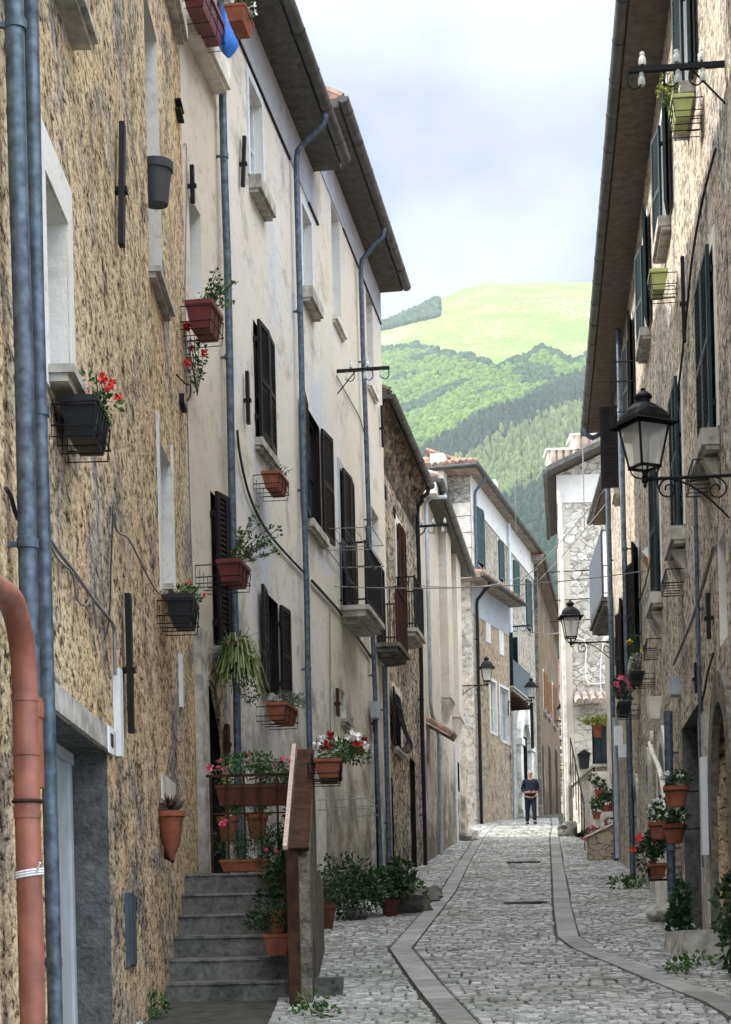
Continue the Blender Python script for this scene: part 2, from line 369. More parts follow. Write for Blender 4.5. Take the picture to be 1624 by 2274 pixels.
M['brick'] = mat_rubble('red_brick_patch', (0.26, 0.12, 0.085), (0.20, 0.10, 0.075), (0.24, 0.21, 0.18), 9.0, 0.08, 0.6)
M['grate'] = mat_flat('worn_cast_iron', (0.12, 0.12, 0.115), 0.7, 0.3, 0, 0.4, 12)
t = NT('kerb_stone'); g_ = t.n.new('ShaderNodeNewGeometry')
c = t.ramp(g_.outputs['Random Per Island'], [(0.0, (0.23, 0.23, 0.22)), (1.0, (0.36, 0.36, 0.345))])
c = t.mix(1.0, c, t.ramp(t.noise(5, 6, 0.7), [(0.3, 0.7), (0.7, 1.15)]), 'MULTIPLY'); c = t.mix(t.ramp(t.noise(1.4, 5, 0.7), [(0.5, 0.0), (0.68, 0.6)]), c, (0.15, 0.155, 0.125))
t.col(c); t.rough(0.85, 0.2); t.bump(t.noise(30, 4), 0.3, 0.01); M['paver'] = t.m
M['stepst'] = mat_roughcast('step_stone', (0.19, 0.187, 0.172), (0.115, 0.114, 0.104), (0.05, 0.05, 0.045), (0.15, 0.15, 0.145), 7.0, (0.36, 0.46, 0.62), (0.5, 0.7), bmp=0.5, stain=0.35)
M['parapet'] = mat_roughcast('streaked_parapet_render', (0.30, 0.27, 0.22), (0.16, 0.14, 0.11), (0.05, 0.045, 0.04), (0.20, 0.195, 0.18), 8.0, (0.34, 0.46, 0.62), (0.45, 0.6), stain=0.7)
M['handrail'] = mat_flat('worn_pinkish_rail_paint', (0.52, 0.40, 0.34), 0.7, 0.25, 0, 0.25, 25)
M['cable'] = mat_flat('grey_cable', (0.22, 0.21, 0.20), 0.7, 0.3, 0, 0.2, 30)
M['cableb'] = mat_flat('black_cable', (0.025, 0.025, 0.025), 0.7, 0.3, 0, 0.2, 30)
M['whiteplas'] = mat_flat('white_plastic', (0.72, 0.74, 0.76), 0.5, 0.4, 0, 0.06, 10)
M['meter'] = mat_flat('grey_meter_box', (0.34, 0.38, 0.42), 0.5, 0.4, 0, 0.12, 10)
M['bluebag'] = mat_flat('blue_plastic_bag', (0.03, 0.20, 0.75), 0.35, 0.5, 0, 0.25, 12, 0.5)
M['skin'] = mat_flat('skin', (0.42, 0.22, 0.15), 0.55, 0.35, 0, 0.08, 10)
M['hair'] = mat_flat('grey_hair', (0.45, 0.42, 0.38), 0.7, 0.3, 0, 0.2, 60)
M['navy'] = mat_flat('navy_shirt_cloth', (0.014, 0.019, 0.032), 0.85, 0.2, 0, 0.3, 14)
M['trouser'] = mat_flat('dark_blue_trouser_cloth', (0.011, 0.014, 0.027), 0.85, 0.2, 0, 0.3, 14)
M['shoe'] = mat_flat('dark_shoe_leather', (0.03, 0.03, 0.033), 0.5, 0.4, 0, 0.2, 14)
M['leaf'] = mat_leaf('leaf_green', (0.022, 0.06, 0.014), (0.065, 0.14, 0.03))
M['leafdark'] = mat_leaf('leaf_dark_green', (0.009, 0.026, 0.009), (0.028, 0.065, 0.018))
M['leafyel'] = mat_leaf('leaf_yellow_green', (0.13, 0.18, 0.035), (0.34, 0.38, 0.08))
M['leafgrey'] = mat_leaf('leaf_grey_green', (0.05, 0.07, 0.05), (0.12, 0.14, 0.10))
M['leafgrass'] = mat_leaf('leaf_grassy', (0.07, 0.11, 0.03), (0.19, 0.23, 0.08))
M['tanstone'] = mat_rubble('tan_block_masonry', (0.52, 0.44, 0.32), (0.40, 0.33, 0.24), (0.16, 0.13, 0.10), 3.6, 0.05, 0.4)
M['leafpur'] = mat_leaf('leaf_purple_brown', (0.05, 0.03, 0.03), (0.11, 0.07, 0.06))
M['red'] = mat_leaf('petal_red', (0.62, 0.02, 0.02), (0.80, 0.05, 0.05))
M['darkred'] = mat_leaf('petal_dark_red', (0.22, 0.008, 0.012), (0.38, 0.012, 0.02))
M['pink'] = mat_leaf('petal_pink', (0.70, 0.05, 0.16), (0.85, 0.16, 0.30))
M['petalw'] = mat_leaf('petal_white', (0.80, 0.80, 0.76), (0.88, 0.88, 0.86))
M['yellow'] = mat_leaf('petal_yellow', (0.75, 0.45, 0.04), (0.85, 0.6, 0.06))
def mat_glass(name, tint, rough=0.08):
    t = NT(name); n = t.noise(1.3, 3)
    t.col(t.ramp(n, [(0.3, tuple(x * 0.6 for x in tint)), (0.7, tint)])); t.rough(rough, 0.7); return t.m
M['pane'] = mat_glass('window_glass_dark', (0.03, 0.04, 0.05))
M['panelit'] = mat_glass('window_glass_curtain', (0.34, 0.37, 0.38), 0.25)
def mat_clear(name, tint, alpha):
    t = NT(name); t.col(tint); t.rough(0.08, 0.6); t.b.inputs['Alpha'].default_value = alpha; return t.m
M['lampglass'] = mat_clear('lantern_glass', (0.72, 0.76, 0.78), 0.42)
M['insul'] = mat_clear('glass_insulator', (0.70, 0.78, 0.78), 0.55)
M['porc'] = mat_flat('white_porcelain', (0.80, 0.80, 0.80), 0.25, 0.5, 0, 0.03, 10)
M['bulb'] = mat_flat('lamp_bulb', (0.62, 0.60, 0.54), 0.3, 0.5, 0, 0.05, 10)
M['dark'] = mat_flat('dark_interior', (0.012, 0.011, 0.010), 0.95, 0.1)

# ------------------------------------------------------------------ building kit
def wf(W):          # frame: x = depth along the street, y = out from the wall, z = height
    return lambda x, y, z: W.pt(x, y, z)
def off(fr, root):  # the same, relative to a root that has a location
    l = root.location.copy()
    return lambda x, y, z: tuple(Vector(fr(x, y, z)) - l)

def facade(root, W, y0, y1, z0, z1, ops, mats, back=5.0, name='wall', low=None):
    """ops: (Y0,Y1,zb,zt,depth,reveal material index). mats[0] = face. low=(z, mat index) : lower zone with another coat"""
    m = MB(off(wf(W), root))
    ys = sorted({y0, y1, *[o[0] for o in ops], *[o[1] for o in ops]}); zs = sorted({z0, z1, *[o[2] for o in ops], *[o[3] for o in ops]} | ({low[0]} if low else set()))
    ys = [y for y in ys if y0 <= y <= y1]; zs = [z for z in zs if z0 <= z <= z1]
    for a, b in zip(ys, ys[1:]):
        for c, d in zip(zs, zs[1:]):
            my, mz = (a + b) / 2, (c + d) / 2
            if any(o[0] < my < o[1] and o[2] < mz < o[3] for o in ops): continue
            m.mi = low[1] if (low and mz < low[0]) else 0
            m.quad((a, 0, c), (b, 0, c), (b, 0, d), (a, 0, d))
    for (a, b, c, d, dep, mi) in ops:
        m.mi = mi
        m.quad((b, 0, c), (b, -dep, c), (b, -dep, d), (b, 0, d)); m.quad((a, 0, c), (a, 0, d), (a, -dep, d), (a, -dep, c))
        m.quad((a, 0, d), (b, 0, d), (b, -dep, d), (a, -dep, d)); m.quad((a, 0, c), (a, -dep, c), (b, -dep, c), (b, 0, c))
    m.mi = 0
    m.quad((y0, 0, z0), (y0, 0, z1), (y0, -back, z1), (y0, -back, z0)); m.quad((y1, 0, z0), (y1, -back, z0), (y1, -back, z1), (y1, 0, z1))
    m.quad((y0, -back, z0), (y0, -back, z1), (y1, -back, z1), (y1, -back, z0)); m.quad((y0, 0, z1), (y1, 0, z1), (y1, -back, z1), (y0, -back, z1))
    # dark interior a little behind the openings
    return m.build(name, mats, root)

def roof(root, W, y0, y1, ze, ov, soffit, tile, back=5.0, rise=1.7, th=0.13, gut=True, gmat=None, fascia=0.0, g0=0.0, g1=0.0):
    m = MB(off(wf(W), root)); m.mi = 0
    m.prism([(-back, ze), (ov, ze), (ov, ze + th), (-back, ze + th)], y0, y1)
    rf = m.build('roof', [soffit], root)
    t = MB(off(wf(W), root))
    zt = ze + th + 0.004
    t.prism([(ov - 0.01, zt), (ov - 0.01, zt + 0.03), (-back * 0.5, zt + rise), (-back, zt + 0.03), (-back, zt)], y0 + 0.004, y1 - 0.004)
    n = int((y1 - y0) / 0.21)
    for i in range(n):
        yc = y0 + (i + 0.5) * (y1 - y0) / n
        t.tube([(yc, ov + 0.03, zt + 0.035), (yc, -back * 0.5, zt + rise + 0.03)], 0.085, 7)
    t.build('tiles', [tile], rf, smooth=True)
    if gut:
        g = MB(off(wf(W), root)); gx = ov + 0.075; gz = ze + th * 0.6
        ya, yb = y0 - g0, y1 + g1
        prof = [(gx + 0.085 * math.cos(math.pi * k / 10 + math.pi), gz + 0.085 * math.sin(math.pi * k / 10 + math.pi)) for k in range(11)]
        inn = [(gx + 0.078 * math.cos(math.pi * k / 10 + math.pi), gz + 0.078 * math.sin(math.pi * k / 10 + math.pi)) for k in range(10, -1, -1)]
        g.prism(prof + inn, ya, yb)
        g.prism(prof[:], ya - 0.004, ya); g.prism(prof[:], yb, yb + 0.004)
        k = ya + 0.4
        while k < yb:
            g.prism([(gx + 0.093 * math.cos(math.pi * q / 10 + math.pi), gz + 0.093 * math.sin(math.pi * q / 10 + math.pi)) for q in range(11)], k, k + 0.03); k += 1.0
        gg = g.build('gutter', [gmat or M['gutter']], root, smooth=True)
    return rf

def pipe(root, W, y, z0, z1, r=0.05, n=0.09, mat=None, top=None, name='downpipe', cl=2.0, y_bot=None):
    m = MB(off(wf(W), root)); yb = y if y_bot is None else y_bot
    jj = random.Random(int(y * 100)); K_ = max(2, int((z1 - z0) / 1.1)); mid = [(yb + (y - yb) * q / K_ + jj.uniform(-0.010, 0.010), n + jj.uniform(-0.008, 0.008), z0 + (z1 - z0 - 0.3) * q / K_) for q in range(1, K_)]
    pts = [(yb, n, z0)] + mid + [(y, n, z1)]
    if top:   # top = (gutter offset from the wall, gutter height)
        pts = [(yb, n, z0)] + mid + [(y, n, z1 - 0.25)] + [(y, n + 0.02, z1 - 0.08), (y, n + 0.12, z1 + 0.03), (y, top[0] - 0.15, top[1] - 0.30), (y, top[0] - 0.03, top[1] - 0.22), (y, top[0], top[1] - 0.08)]
    m.tube(pts, r, 12)
    z = z0 + 1.2
    while z < z1 - 0.4:
        t = (z - z0) / (z1 - z0); yy = yb + (y - yb) * t
        m.tube([(yy, n, z), (yy, n, z + 0.05)], r * 1.14, 12); m.box(yy - 0.012, yy + 0.012, 0, n, z + 0.01, z + 0.035); z += cl
    return m.build(name, [mat or M['zinc']], root, smooth=True)

def shutter_panel(root, W, yh, n0, sgn, ang, w, z0, z1, mat, parent, slat=0.055, bars=True):
    """hinge at depth yh; sgn = direction the closed leaf runs; ang = opened by (deg) from closed"""
    a = math.radians(ang); dy, dn = sgn * math.cos(a), math.sin(a)
    fr0 = off(wf(W), root); py, pn = -dn * sgn, math.cos(a)      # panel normal
    fr = lambda x, y, z: fr0(yh + dy * x + py * y, n0 + dn * x + pn * y, z)
    m = MB(fr); t = 0.035; s = 0.06
    m.box(0, s, 0, t, z0, z1); m.box(w - s, w, 0, t, z0, z1); m.box(s, w - s, 0, t, z0, z0 + s * 1.4); m.box(s, w - s, 0, t, z1 - s, z1)
    zm = (z0 + z1) / 2; m.box(s, w - s, 0, t, zm - s / 2, zm + s / 2)
    z = z0 + s * 1.4 + 0.01
    while z < z1 - s - 0.03:
        if abs(z + 0.02 - zm) > s * 0.7:
            m.add([(s, 0.004, z + 0.034), (w - s, 0.004, z + 0.034), (w - s, t - 0.004, z), (s, t - 0.004, z), (s, 0.004, z + 0.042), (w - s, 0.004, z + 0.042), (w - s, t - 0.004, z + 0.008), (s, t - 0.004, z + 0.008)],
                  [(0, 3, 2, 1), (4, 5, 6, 7), (0, 1, 5, 4), (3, 7, 6, 2)])
        z += slat
    m.box(s, w - s, t * 0.5 - 0.001, t * 0.5 + 0.001, z0 + 0.01, z1 - 0.01)     # thin back board keeps daylight from passing
    return m.build('shutter', [mat], parent)

def window(root, W, a, b, zb, zt, dep=0.2, fm=None, pm=None, sill=0.10, sillm=None, sur=0.0, surm=None, shut=None, cross=1, name='window', sproud=0.10, rail=False):
    fm = fm or M['framew']; pm = pm or M['pane']; fr = off(wf(W), root); fw = 0.05
    m = MB(fr); d0, d1 = -dep, -dep + 0.05
    m.box(a, a + fw, d0, d1, zb, zt); m.box(b - fw, b, d0, d1, zb, zt); m.box(a + fw, b - fw, d0, d1, zb, zb + fw); m.box(a + fw, b - fw, d0, d1, zt - fw, zt)
    c = (a + b) / 2; m.box(c - 0.03, c + 0.03, d0, d1 + 0.006, zb + fw, zt - fw)
    for k in range(cross):
        z = zb + (zt - zb) * (k + 1) / (cross + 1); m.box(a + fw, c - 0.03, d0, d1 - 0.01, z - 0.015, z + 0.015); m.box(c + 0.03, b - fw, d0, d1 - 0.01, z - 0.015, z + 0.015)
    w = m.build(name, [fm], root)
    p = MB(fr); p.quad((a, d0 + 0.015, zb), (b, d0 + 0.015, zb), (b, d0 + 0.015, zt), (a, d0 + 0.015, zt)); p.build('pane', [pm], w)
    if sill:
        s = MB(fr); e = 0.07
        s.box(a - e, b + e, 0.0, sproud, zb - sill, zb - 0.002); s.box(a - e + 0.02, b + e - 0.02, 0.0, sproud - 0.04, zb - sill - 0.045, zb - sill); s.box(a + 0.002, b - 0.002, d1, 0.0, zb, zb + 0.012)
        s.build('sill', [sillm or M['stone']], w)
    if sur:
        s = MB(fr); q = sur; t = 0.018
        s.box(a - q, a - 0.001, 0.001, t, zb, zt + q); s.box(b + 0.001, b + q, 0.001, t, zb, zt + q); s.box(a - 0.001, b + 0.001, 0.001, t, zt + 0.001, zt + q)
        if not sill: s.box(a - q, b + q, 0.001, t, zb - q, zb - 0.001)
        s.build('surround', [surm or M['white']], w)
    if shut:
        mt, a1, a2 = shut[:3]; hw = (b - a) / 2 - 0.01
        if a1 is not None: shutter_panel(root, W, a - 0.01, 0.05, 1, a1, hw, zb + 0.01, zt - 0.01, mt, w)
        if a2 is not None: shutter_panel(root, W, b + 0.01, 0.05, -1, a2, hw, zb + 0.01, zt - 0.01, mt, w)
        if a < 24:
            for yy in (a - 0.02, b + 0.02):
                for zz in (zb + 0.25, zt - 0.25): h = MB(fr); h.box(yy - 0.02, yy + 0.02, 0.0, 0.05, zz - 0.03, zz + 0.03); h.build('hinge', [M['iron']], w)
    return w

def balcony(root, W, a, b, z, out, h, slabm, railm, th=0.16, bars=0.11, oct=False, panel=None):
    fr = off(wf(W), root); m = MB(fr)
    m.box(a, b, 0.0, out, z - th * 0.45, z); m.box(a + 0.05, b - 0.05, 0.0, out - 0.06, z - th, z - th * 0.45 - 0.001)
    m.box(a + 0.2, b - 0.2, 0.0, out - 0.18, z - th - 0.05, z - th - 0.001)
    s = m.build('balcony', [slabm], root)
    r = MB(fr); i = 0.05; y0, y1, n1 = a + i, b - i, out - i
    for zz, t in ((z + h, 0.02), (z + 0.09, 0.012)):
        r.box(y0, y1, n1 - t, n1 + t, zz - 0.012, zz + 0.012)
        r.box(y0 - t, y0 + t, 0, n1, zz - 0.012, zz + 0.012); r.box(y1 - t, y1 + t, 0, n1, zz - 0.012, zz + 0.012)
    k = int((y1 - y0) / bars)
    for q in range(k + 1):
        yy = y0 + (y1 - y0) * q / k; r.box(yy - 0.008, yy + 0.008, n1 - 0.008, n1 + 0.008, z, z + h)
    k = max(2, int(n1 / bars))
    for q in range(k):
        nn = 0.03 + (n1 - 0.03) * q / k
        for yy in (y0, y1): r.box(yy - 0.008, yy + 0.008, nn - 0.008, nn + 0.008, z, z + h)
    for yy in (y0, y1): r.box(yy - 0.016, yy + 0.016, n1 - 0.016, n1 + 0.016, z, z + h + 0.03)
    r.build('railing', [railm], s)
    if panel:
        p = MB(fr); p.box(y0, y1, n1 + 0.022, n1 + 0.03, z + 0.03, z + h - 0.02); p.build('screen_panel', [panel], s)
    return s
def strip(root, W, name, mat, a, b, c, d, t=0.02, n0=0.001, label=None, parent=None):
    m = MB(off(wf(W), root)); m.box(a, b, n0, n0 + t, c, d); return m.build(name, [mat], parent or root, label=label)
def anchor(root, W, y, z0, z1, lean=0.0, w=0.045, mat=None):
    m = MB(off(wf(W), root)); mat = mat or M['iron']
    m.prism([(y - w / 2 - lean, z1), (y + w / 2 - lean, z1), (y + w / 2 + lean, z0), (y - w / 2 + lean, z0)], 0.03, 0.07, ax=1)
    zm = z0 + (z1 - z0) * 0.45; m.box(y - w * 0.35, y + w * 0.35, 0, 0.09, zm - 0.018, zm + 0.02)
    return m.build('wall_anchor', [mat], root)
def quoins(root, W, y, z0, z1, mat, w=0.45, h=0.38, t=0.02, sgn=1, parent=None):
    m = MB(off(wf(W), root)); z = z0; i = 0
    while z < z1:
        hh = h * R.uniform(0.8, 1.15); ww = w * (1.0 if i % 2 else 0.6) * R.uniform(0.9, 1.1)
        a, b = (y, y + ww) if sgn > 0 else (y - ww, y)
        m.box(a, b, 0.0, t, z, min(z + hh, z1) - 0.015); z += hh; i += 1
    return m.build('quoin', [mat], parent or root)
def op(W, u0, u1, vt, vb):
    vm = (vt + vb) / 2; uc = (u0 + u1) / 2
    return W.Y(u0, vm), W.Y(u1, vm), W.z(uc, vb), W.z(uc, vt)
def building(W, y0, label, cat='house', name='stone_house'):
    return thing(name, label, cat, W.pt(y0, 0, G(y0)))

# ================================================================== ground
def ground_mesh():
    """one sheet from under the street to the skyline ridge"""
    ys = [-40, -20, -5] + [i for i in range(0, 131, 5)] + [150, 180, 220, 270, 340, 430, 540, 680] + list(np.linspace(820, 4600, 230)) + [4800, 5200, 6000]
    us = np.linspace(-1, 1, 151)
    vs, fs = [], []
    for y in ys:
        c = 0.075 * max(y, 0); wdt = 60 + 0.34 * max(y, 0)
        for u in us:
            x = c + u * wdt
            vs.append((x, y, hill_z(x, y)))
    n = len(us)
    for j in range(len(ys) - 1):
        for i in range(n - 1): fs.append((j * n + i, j * n + i + 1, (j + 1) * n + i + 1, (j + 1) * n + i))
    me = bpy.data.meshes.new('ground'); me.from_pydata(vs, [], fs)
    me.polygons.foreach_set('use_smooth', [True] * len(fs)); me.update()
    return me
TT = [(100, .088), (400, .11), (800, .14), (1200, .165), (1500, .186), (2000, .232), (2500, .268), (2900, .300), (3400, .335), (3900, .362), (4300, .372), (4600, .366), (6200, .27)]
def sstep(x): x = max(0.0, min(1.0, x)); return x * x * (3 - 2 * x)
def hill_z(x, y):
    if y < 100: return G(y) - 0.02
    k = x / y
    for (a, ta), (b, tb) in zip(TT, TT[1:]):
        if y <= b: t = ta + (tb - ta) * (y - a) / (b - a); break
    else: t = TT[-1][1]
    w = sstep((y - 600) / 900)
    sky_f = 1 - w * 0.058 * sstep((0.085 - k) / 0.085) * 1.15 - 0.10 * w * sstep((0.0 - k) / 0.12) - 0.0 * k
    t *= sky_f
    # diagonal spurs: folds run down to the left, their right-hand flanks fall away from the sun
    q = (t - 0.30) + (k - 0.08) * -0.42
    a = 0.0
    for q0, amp, wd in ((-0.015, 0.010, 0.016), (-0.058, 0.010, 0.016)):
        d = (q - q0) / wd
        a += amp * math.exp(-d * d)
    n = mnoise.fractal(Vector((x / 420, y / 420, 3.1)), 1.0, 2.1, 5) if w > 0 else 0
    z = y * (t + w * a * 0.8) + w * n * (26 if y < 3600 else 14)
    return z
t = NT('hill_meadow')
n1 = t.noise(0.012, 6, 0.6); n2 = t.noise(0.09, 5, 0.7); n3 = t.noise(0.004, 3, 0.5)
c = t.ramp(n1, [(0.3, (0.11, 0.185, 0.034)), (0.55, (0.165, 0.235, 0.052)), (0.8, (0.23, 0.275, 0.09))])
c = t.mix(t.ramp(t.math('ADD', t.math('MULTIPLY', n2, 0.75), t.math('MULTIPLY', n3, 0.25)), [(0.54, 0.0), (0.62, 0.85)]), c, (0.38, 0.38, 0.30))
sp = t.n.new('ShaderNodeSeparateXYZ'); t.l.new(t.pos, sp.inputs[0])
near = t.ramp(t.math('MULTIPLY', sp.outputs['Y'], 0.001), [(0.30, 1.0), (0.50, 0.0)])      # earth and roofs of the village, meadow only beyond it
c = t.mix(near, c, t.ramp(n2, [(0.3, (0.16, 0.14, 0.115)), (0.7, (0.26, 0.24, 0.20))]))
t.col(c); t.rough(0.95, 0.1); t.bump(n2, 1.0, 4.0); M['hill'] = t.m
t = NT('street_mortar')
t.col(t.ramp(t.noise(6, 5), [(0.3, (0.035, 0.037, 0.03)), (0.7, (0.08, 0.082, 0.07))])); t.rough(0.95, 0.1); M['mortar'] = t.m
go = bpy.data.objects.new('ground', ground_mesh()); COL.objects.link(go); go['kind'] = 'structure'
go.data.materials.append(M['hill'])

# ---- street surface: kerb strips and setts
ly = [(1020, 2274), (944, 2184), (890, 2112), (950, 2040), (995, 1985), (1030, 1920), (1062, 1868), (1080, 1845)]
ry = [(1700, 2290), (1600, 2232), (1395, 2150), (1300, 2112), (1262, 2085), (1250, 2020), (1243, 1960), (1236, 1900), (1232, 1860), (1236, 1838)]
LP = [ground_at(*p) for p in ly]; RP = [ground_at(*p) for p in ry]
LP = [(LP[0][0] + 0.25, 9.0, 0)] + LP + [(5.3, 66, 0)]; RP = [(RP[0][0] + 0.9, 9.0, 0)] + RP + [(7.0, 66, 0)]
def lerp_x(P, y):
    if y <= P[0][1]: return P[0][0]
    for a, b in zip(P, P[1:]):
        if a[1] <= y <= b[1]: return a[0] + (b[0] - a[0]) * (y - a[1]) / (b[1] - a[1] + 1e-9)
    return P[-1][0]
def xl(y):
    if y < 17.2: return -0.75
    if y < 18.3: return -1.8
    if y < 33.2: return W2.a + W2.b * y - 0.1
    if y < 39.9: return W3.a + W3.b * y - 0.1
    if y < 51.1: return W4.a + W4.b * y - 0.1
    if y < 59.6: return 2.85
    if y < 64: return W5.a + W5.b * y
    return W6.a + W6.b * y
def xr(y):
    if y < 39.5: return WR.a + WR.b * y + 0.1
    return 5.9
KW = 0.115    # half width of the kerb strips
m = MB()
ysr = [i * 0.5 for i in range(-20, 190)]
for a, b in zip(ysr, ysr[1:]):
    m.quad((-6 + .15 * a, a, G(a)), (7 + .1 * a, a, G(a)), (7 + .1 * b, b, G(b)), (-6 + .15 * b, b, G(b)))
m.build('street', [M['mortar']], kind='structure')
def sett_mesh():
    V, F, C = [], [], []
    rr = random.Random(11)
    def stone(x0, x1, ya, yb, skew, big=False):
        z = 0.018 + rr.uniform(-0.004, 0.006); g = 0.008; i = 0.012
        xa, xb, y0, y1 = x0 + g, x1 - g, ya + g * 1.0, yb - g * 1.5
        j = [rr.uniform(-0.006, 0.006) for _ in range(4)]
        base = [(xa, y0 + skew(xa) + j[0]), (xb, y0 + skew(xb) + j[1]), (xb + j[2], y1 + skew(xb)), (xa + j[3], y1 + skew(xa))]
        cx = sum(p[0] for p in base) / 4; cy = sum(p[1] for p in base) / 4
        tl = rr.uniform(-0.004, 0.004)
        o = len(V)
        for (x, y) in base: V.append((x, y, G(y) - 0.01))
        for (x, y) in base:
            d = math.hypot(x - cx, y - cy) + 1e-6; q = 1 - i / d
            X, Y_ = cx + (x - cx) * q, cy + (y - cy) * q; V.append((X, Y_, G(Y_) + z + (tl if y > cy else -tl)))
        F.extend([(o + 4, o + 5, o + 6, o + 7), (o, o + 1, o + 5, o + 4), (o + 1, o + 2, o + 6, o + 5), (o + 2, o + 3, o + 7, o + 6), (o + 3, o, o + 4, o + 7)])
        cv = rr.random(); C.extend([cv] * 5)
    y = 9.0; row = 0
    while y < 64:
        h = (0.088 if y < 36 else 0.12) * rr.uniform(0.85, 1.15)
        transverse = (row % 30) in (0,)
        if transverse: h = 0.14
        L, Rr = lerp_x(LP, y), lerp_x(RP, y)
        # carriageway: flattened fans that sag between the strips; every so often a straight course of bigger blocks
        ph = 0.0
        def sk(x, L=L, Rr=Rr, tr=transverse):
            if tr: return 0.0
            u = ((x - 0.1 * y) / 1.5) % 1.0
            return 0.0
        wob = rr.uniform(0, 6)
        def sk(x, w=wob, yy=y):
            u = ((x - 0.09 * yy) / 1.7 + 0.5 * (int(yy / 1.6) % 2)) % 1.0
            return 0.20 * (1 - (2 * u - 1) ** 2) + 0.02 * math.sin(x * 3 + yy * 2.1)
        x = L + KW + 0.02
        while x < Rr - KW - 0.05:
            w = rr.uniform(0.085, 0.145) if not transverse else rr.uniform(0.16, 0.28)
            stone(x, min(x + w, Rr - KW - 0.01), y, y + h, (lambda x: 0.0) if transverse else sk); x += w
        # side margins: courses parallel to the strips
        for a, b in ((xl(y), L - KW - 0.02), (Rr + KW + 0.02, xr(y))):
            x = a; s0 = rr.uniform(-0.2, 0.2)
            f = (lambda x, yy=y: 0.10 * math.sin(x * 1.9 + yy * 0.35) + 0.05 * math.sin(x * 4.3 + yy))
            while x < b - 0.04:
                w = rr.uniform(0.07, 0.15); stone(x, min(x + w, b), y, y + h, f); x += w
        y += h; row += 1
    me = bpy.data.meshes.new('street_setts'); me.from_pydata(V, [], F)
    at = me.attributes.new('tone', 'FLOAT', 'FACE'); at.data.foreach_set('value', C)
    me.update(); return me
t = NT('worn_sett_stone')
a = t.n.new('ShaderNodeAttribute'); a.attribute_name = 'tone'
c = t.ramp(a.outputs['Fac'], [(0.0, (0.27, 0.27, 0.255)), (0.25, (0.39, 0.39, 0.375)), (0.75, (0.48, 0.48, 0.46)), (1.0, (0.60, 0.595, 0.57))])
c = t.mix(1.0, c, t.ramp(t.noise(28, 4, 0.7), [(0.3, 0.62), (0.7, 1.1)]), 'MULTIPLY')
c = t.mix(t.ramp(t.noise(0.55, 4, 0.6), [(0.45, 0.0), (0.7, 0.65)]), c, (0.17, 0.18, 0.135))
t.col(c); t.rough(0.75, 0.3); t.bump(t.noise(45, 4), 0.35, 0.01); M['sett'] = t.m
so = bpy.data.objects.new('street_setts', sett_mesh()); COL.objects.link(so); so.data.materials.append(M['sett']); so['kind'] = 'structure'
def strip_road(P, name):
    m = MB(); y = 9.0; rr = random.Random(3)
    brk = sorted({p[1] for p in P if p[1] > 9.0}); 
    while y < 63.5:
        nx = y + rr.uniform(0.7, 1.1)
        for b in brk:
            if y + 0.05 < b < nx: nx = b; break
        g = 0.008; a, b = y + g, nx - g
        sl = (lerp_x(P, b) - lerp_x(P, a)) / (b - a); kw = KW * min(2.0, math.sqrt(1 + sl * sl))
        def q(x, yy, z): return (x, yy, G(yy) + z)
        va = [(lerp_x(P, a) - kw, a), (lerp_x(P, a) + kw, a), (lerp_x(P, b) + kw, b), (lerp_x(P, b) - kw, b)]
        m.add([q(x, yy, -0.01) for x, yy in va] + [q(x, yy, 0.030) for x, yy in va], [(4, 5, 6, 7), (0, 1, 5, 4), (1, 2, 6, 5), (2, 3, 7, 6), (3, 0, 4, 7)])
        y = nx
    return m.build(name, [M['paver']], kind='structure')
strip_road(LP, 'kerb_strip'); strip_road(RP, 'kerb_strip')

# ================================================================== LEFT SIDE
# ---- near tan house
h1 = building(W1, 12, 'tan rough-cast house nearest on the left, with grey zinc pipes and a garage door')
ops = [(10.04, 12.2, -1.2, 1.44, 0.30, 1), (10.3, 11.04, 3.42, 4.54, 0.36, 2), (10.5, 11.4, 5.90, 7.3, 0.3, 2), (15.25, 16.2, 5.88, 8.28, 0.34, 2),
       (16.5, 17.8, 9.25, 10.8, 0.25, 2), (15.6, 16.5, 3.28, 4.56, 0.30, 2), (15.3, 16.05, 0.90, 1.36, 0.35, 3)]
facade(h1, W1, 5.0, 18.2, -3.5, 12.2, ops, [M['b1'], M['jamb'], M['white'], M['dark']], 6)
roof(h1, W1, 5.0, 18.2, 12.2, 0.35, M['soffit'], M['tile'], 6)
for (a, b, c, d) in ((10.3, 11.04, 3.42, 4.54), (10.5, 11.4, 5.90, 7.3)):
    window(h1, W1, a, b, c, d, 0.34, sill=0.05, sur=0.0, sproud=0.16)
window(h1, W1, 15.25, 16.2, 5.88, 8.28, 0.33, fm=M['wood'], sill=0.05, sproud=0.10)
window(h1, W1, 15.6, 16.5, 3.28, 4.56, 0.29, sill=0.05, sproud=0.10)
window(h1, W1, 16.5, 17.8, 9.25, 10.8, 0.24, sill=0.12, sproud=0.12)
strip(h1, W1, 'plaster_band', M['white'], 11.05, 11.2, 3.3, 4.8, 0.012); strip(h1, W1, 'plaster_band', M['white'], 10.1, 10.29, 3.3, 4.8, 0.012); strip(h1, W1, 'plaster_band', M['white'], 10.29, 11.05, 4.545, 4.8, 0.012)
strip(h1, W1, 'plaster_band', M['white'], 16.51, 16.62, 3.2, 4.75, 0.012); strip(h1, W1, 'plaster_band', M['white'], 15.45, 15.59, 3.2, 4.75, 0.012)
strip(h1, W1, 'plaster_band', M['quoin'], 15.2, 16.2, 1.37, 1.62, 0.012)
strip(h1, W1, 'lintel', M['stone'], 9.8, 12.42, 1.445, 1.60, 0.03)
dr = MB(off(wf(W1), h1)); dr.box(10.045, 12.195, -0.30, -0.25, -1.0, 1.435); d1 = dr.build('garage_door', [M['doorwhite']], h1)
dr = MB(off(wf(W1), h1))
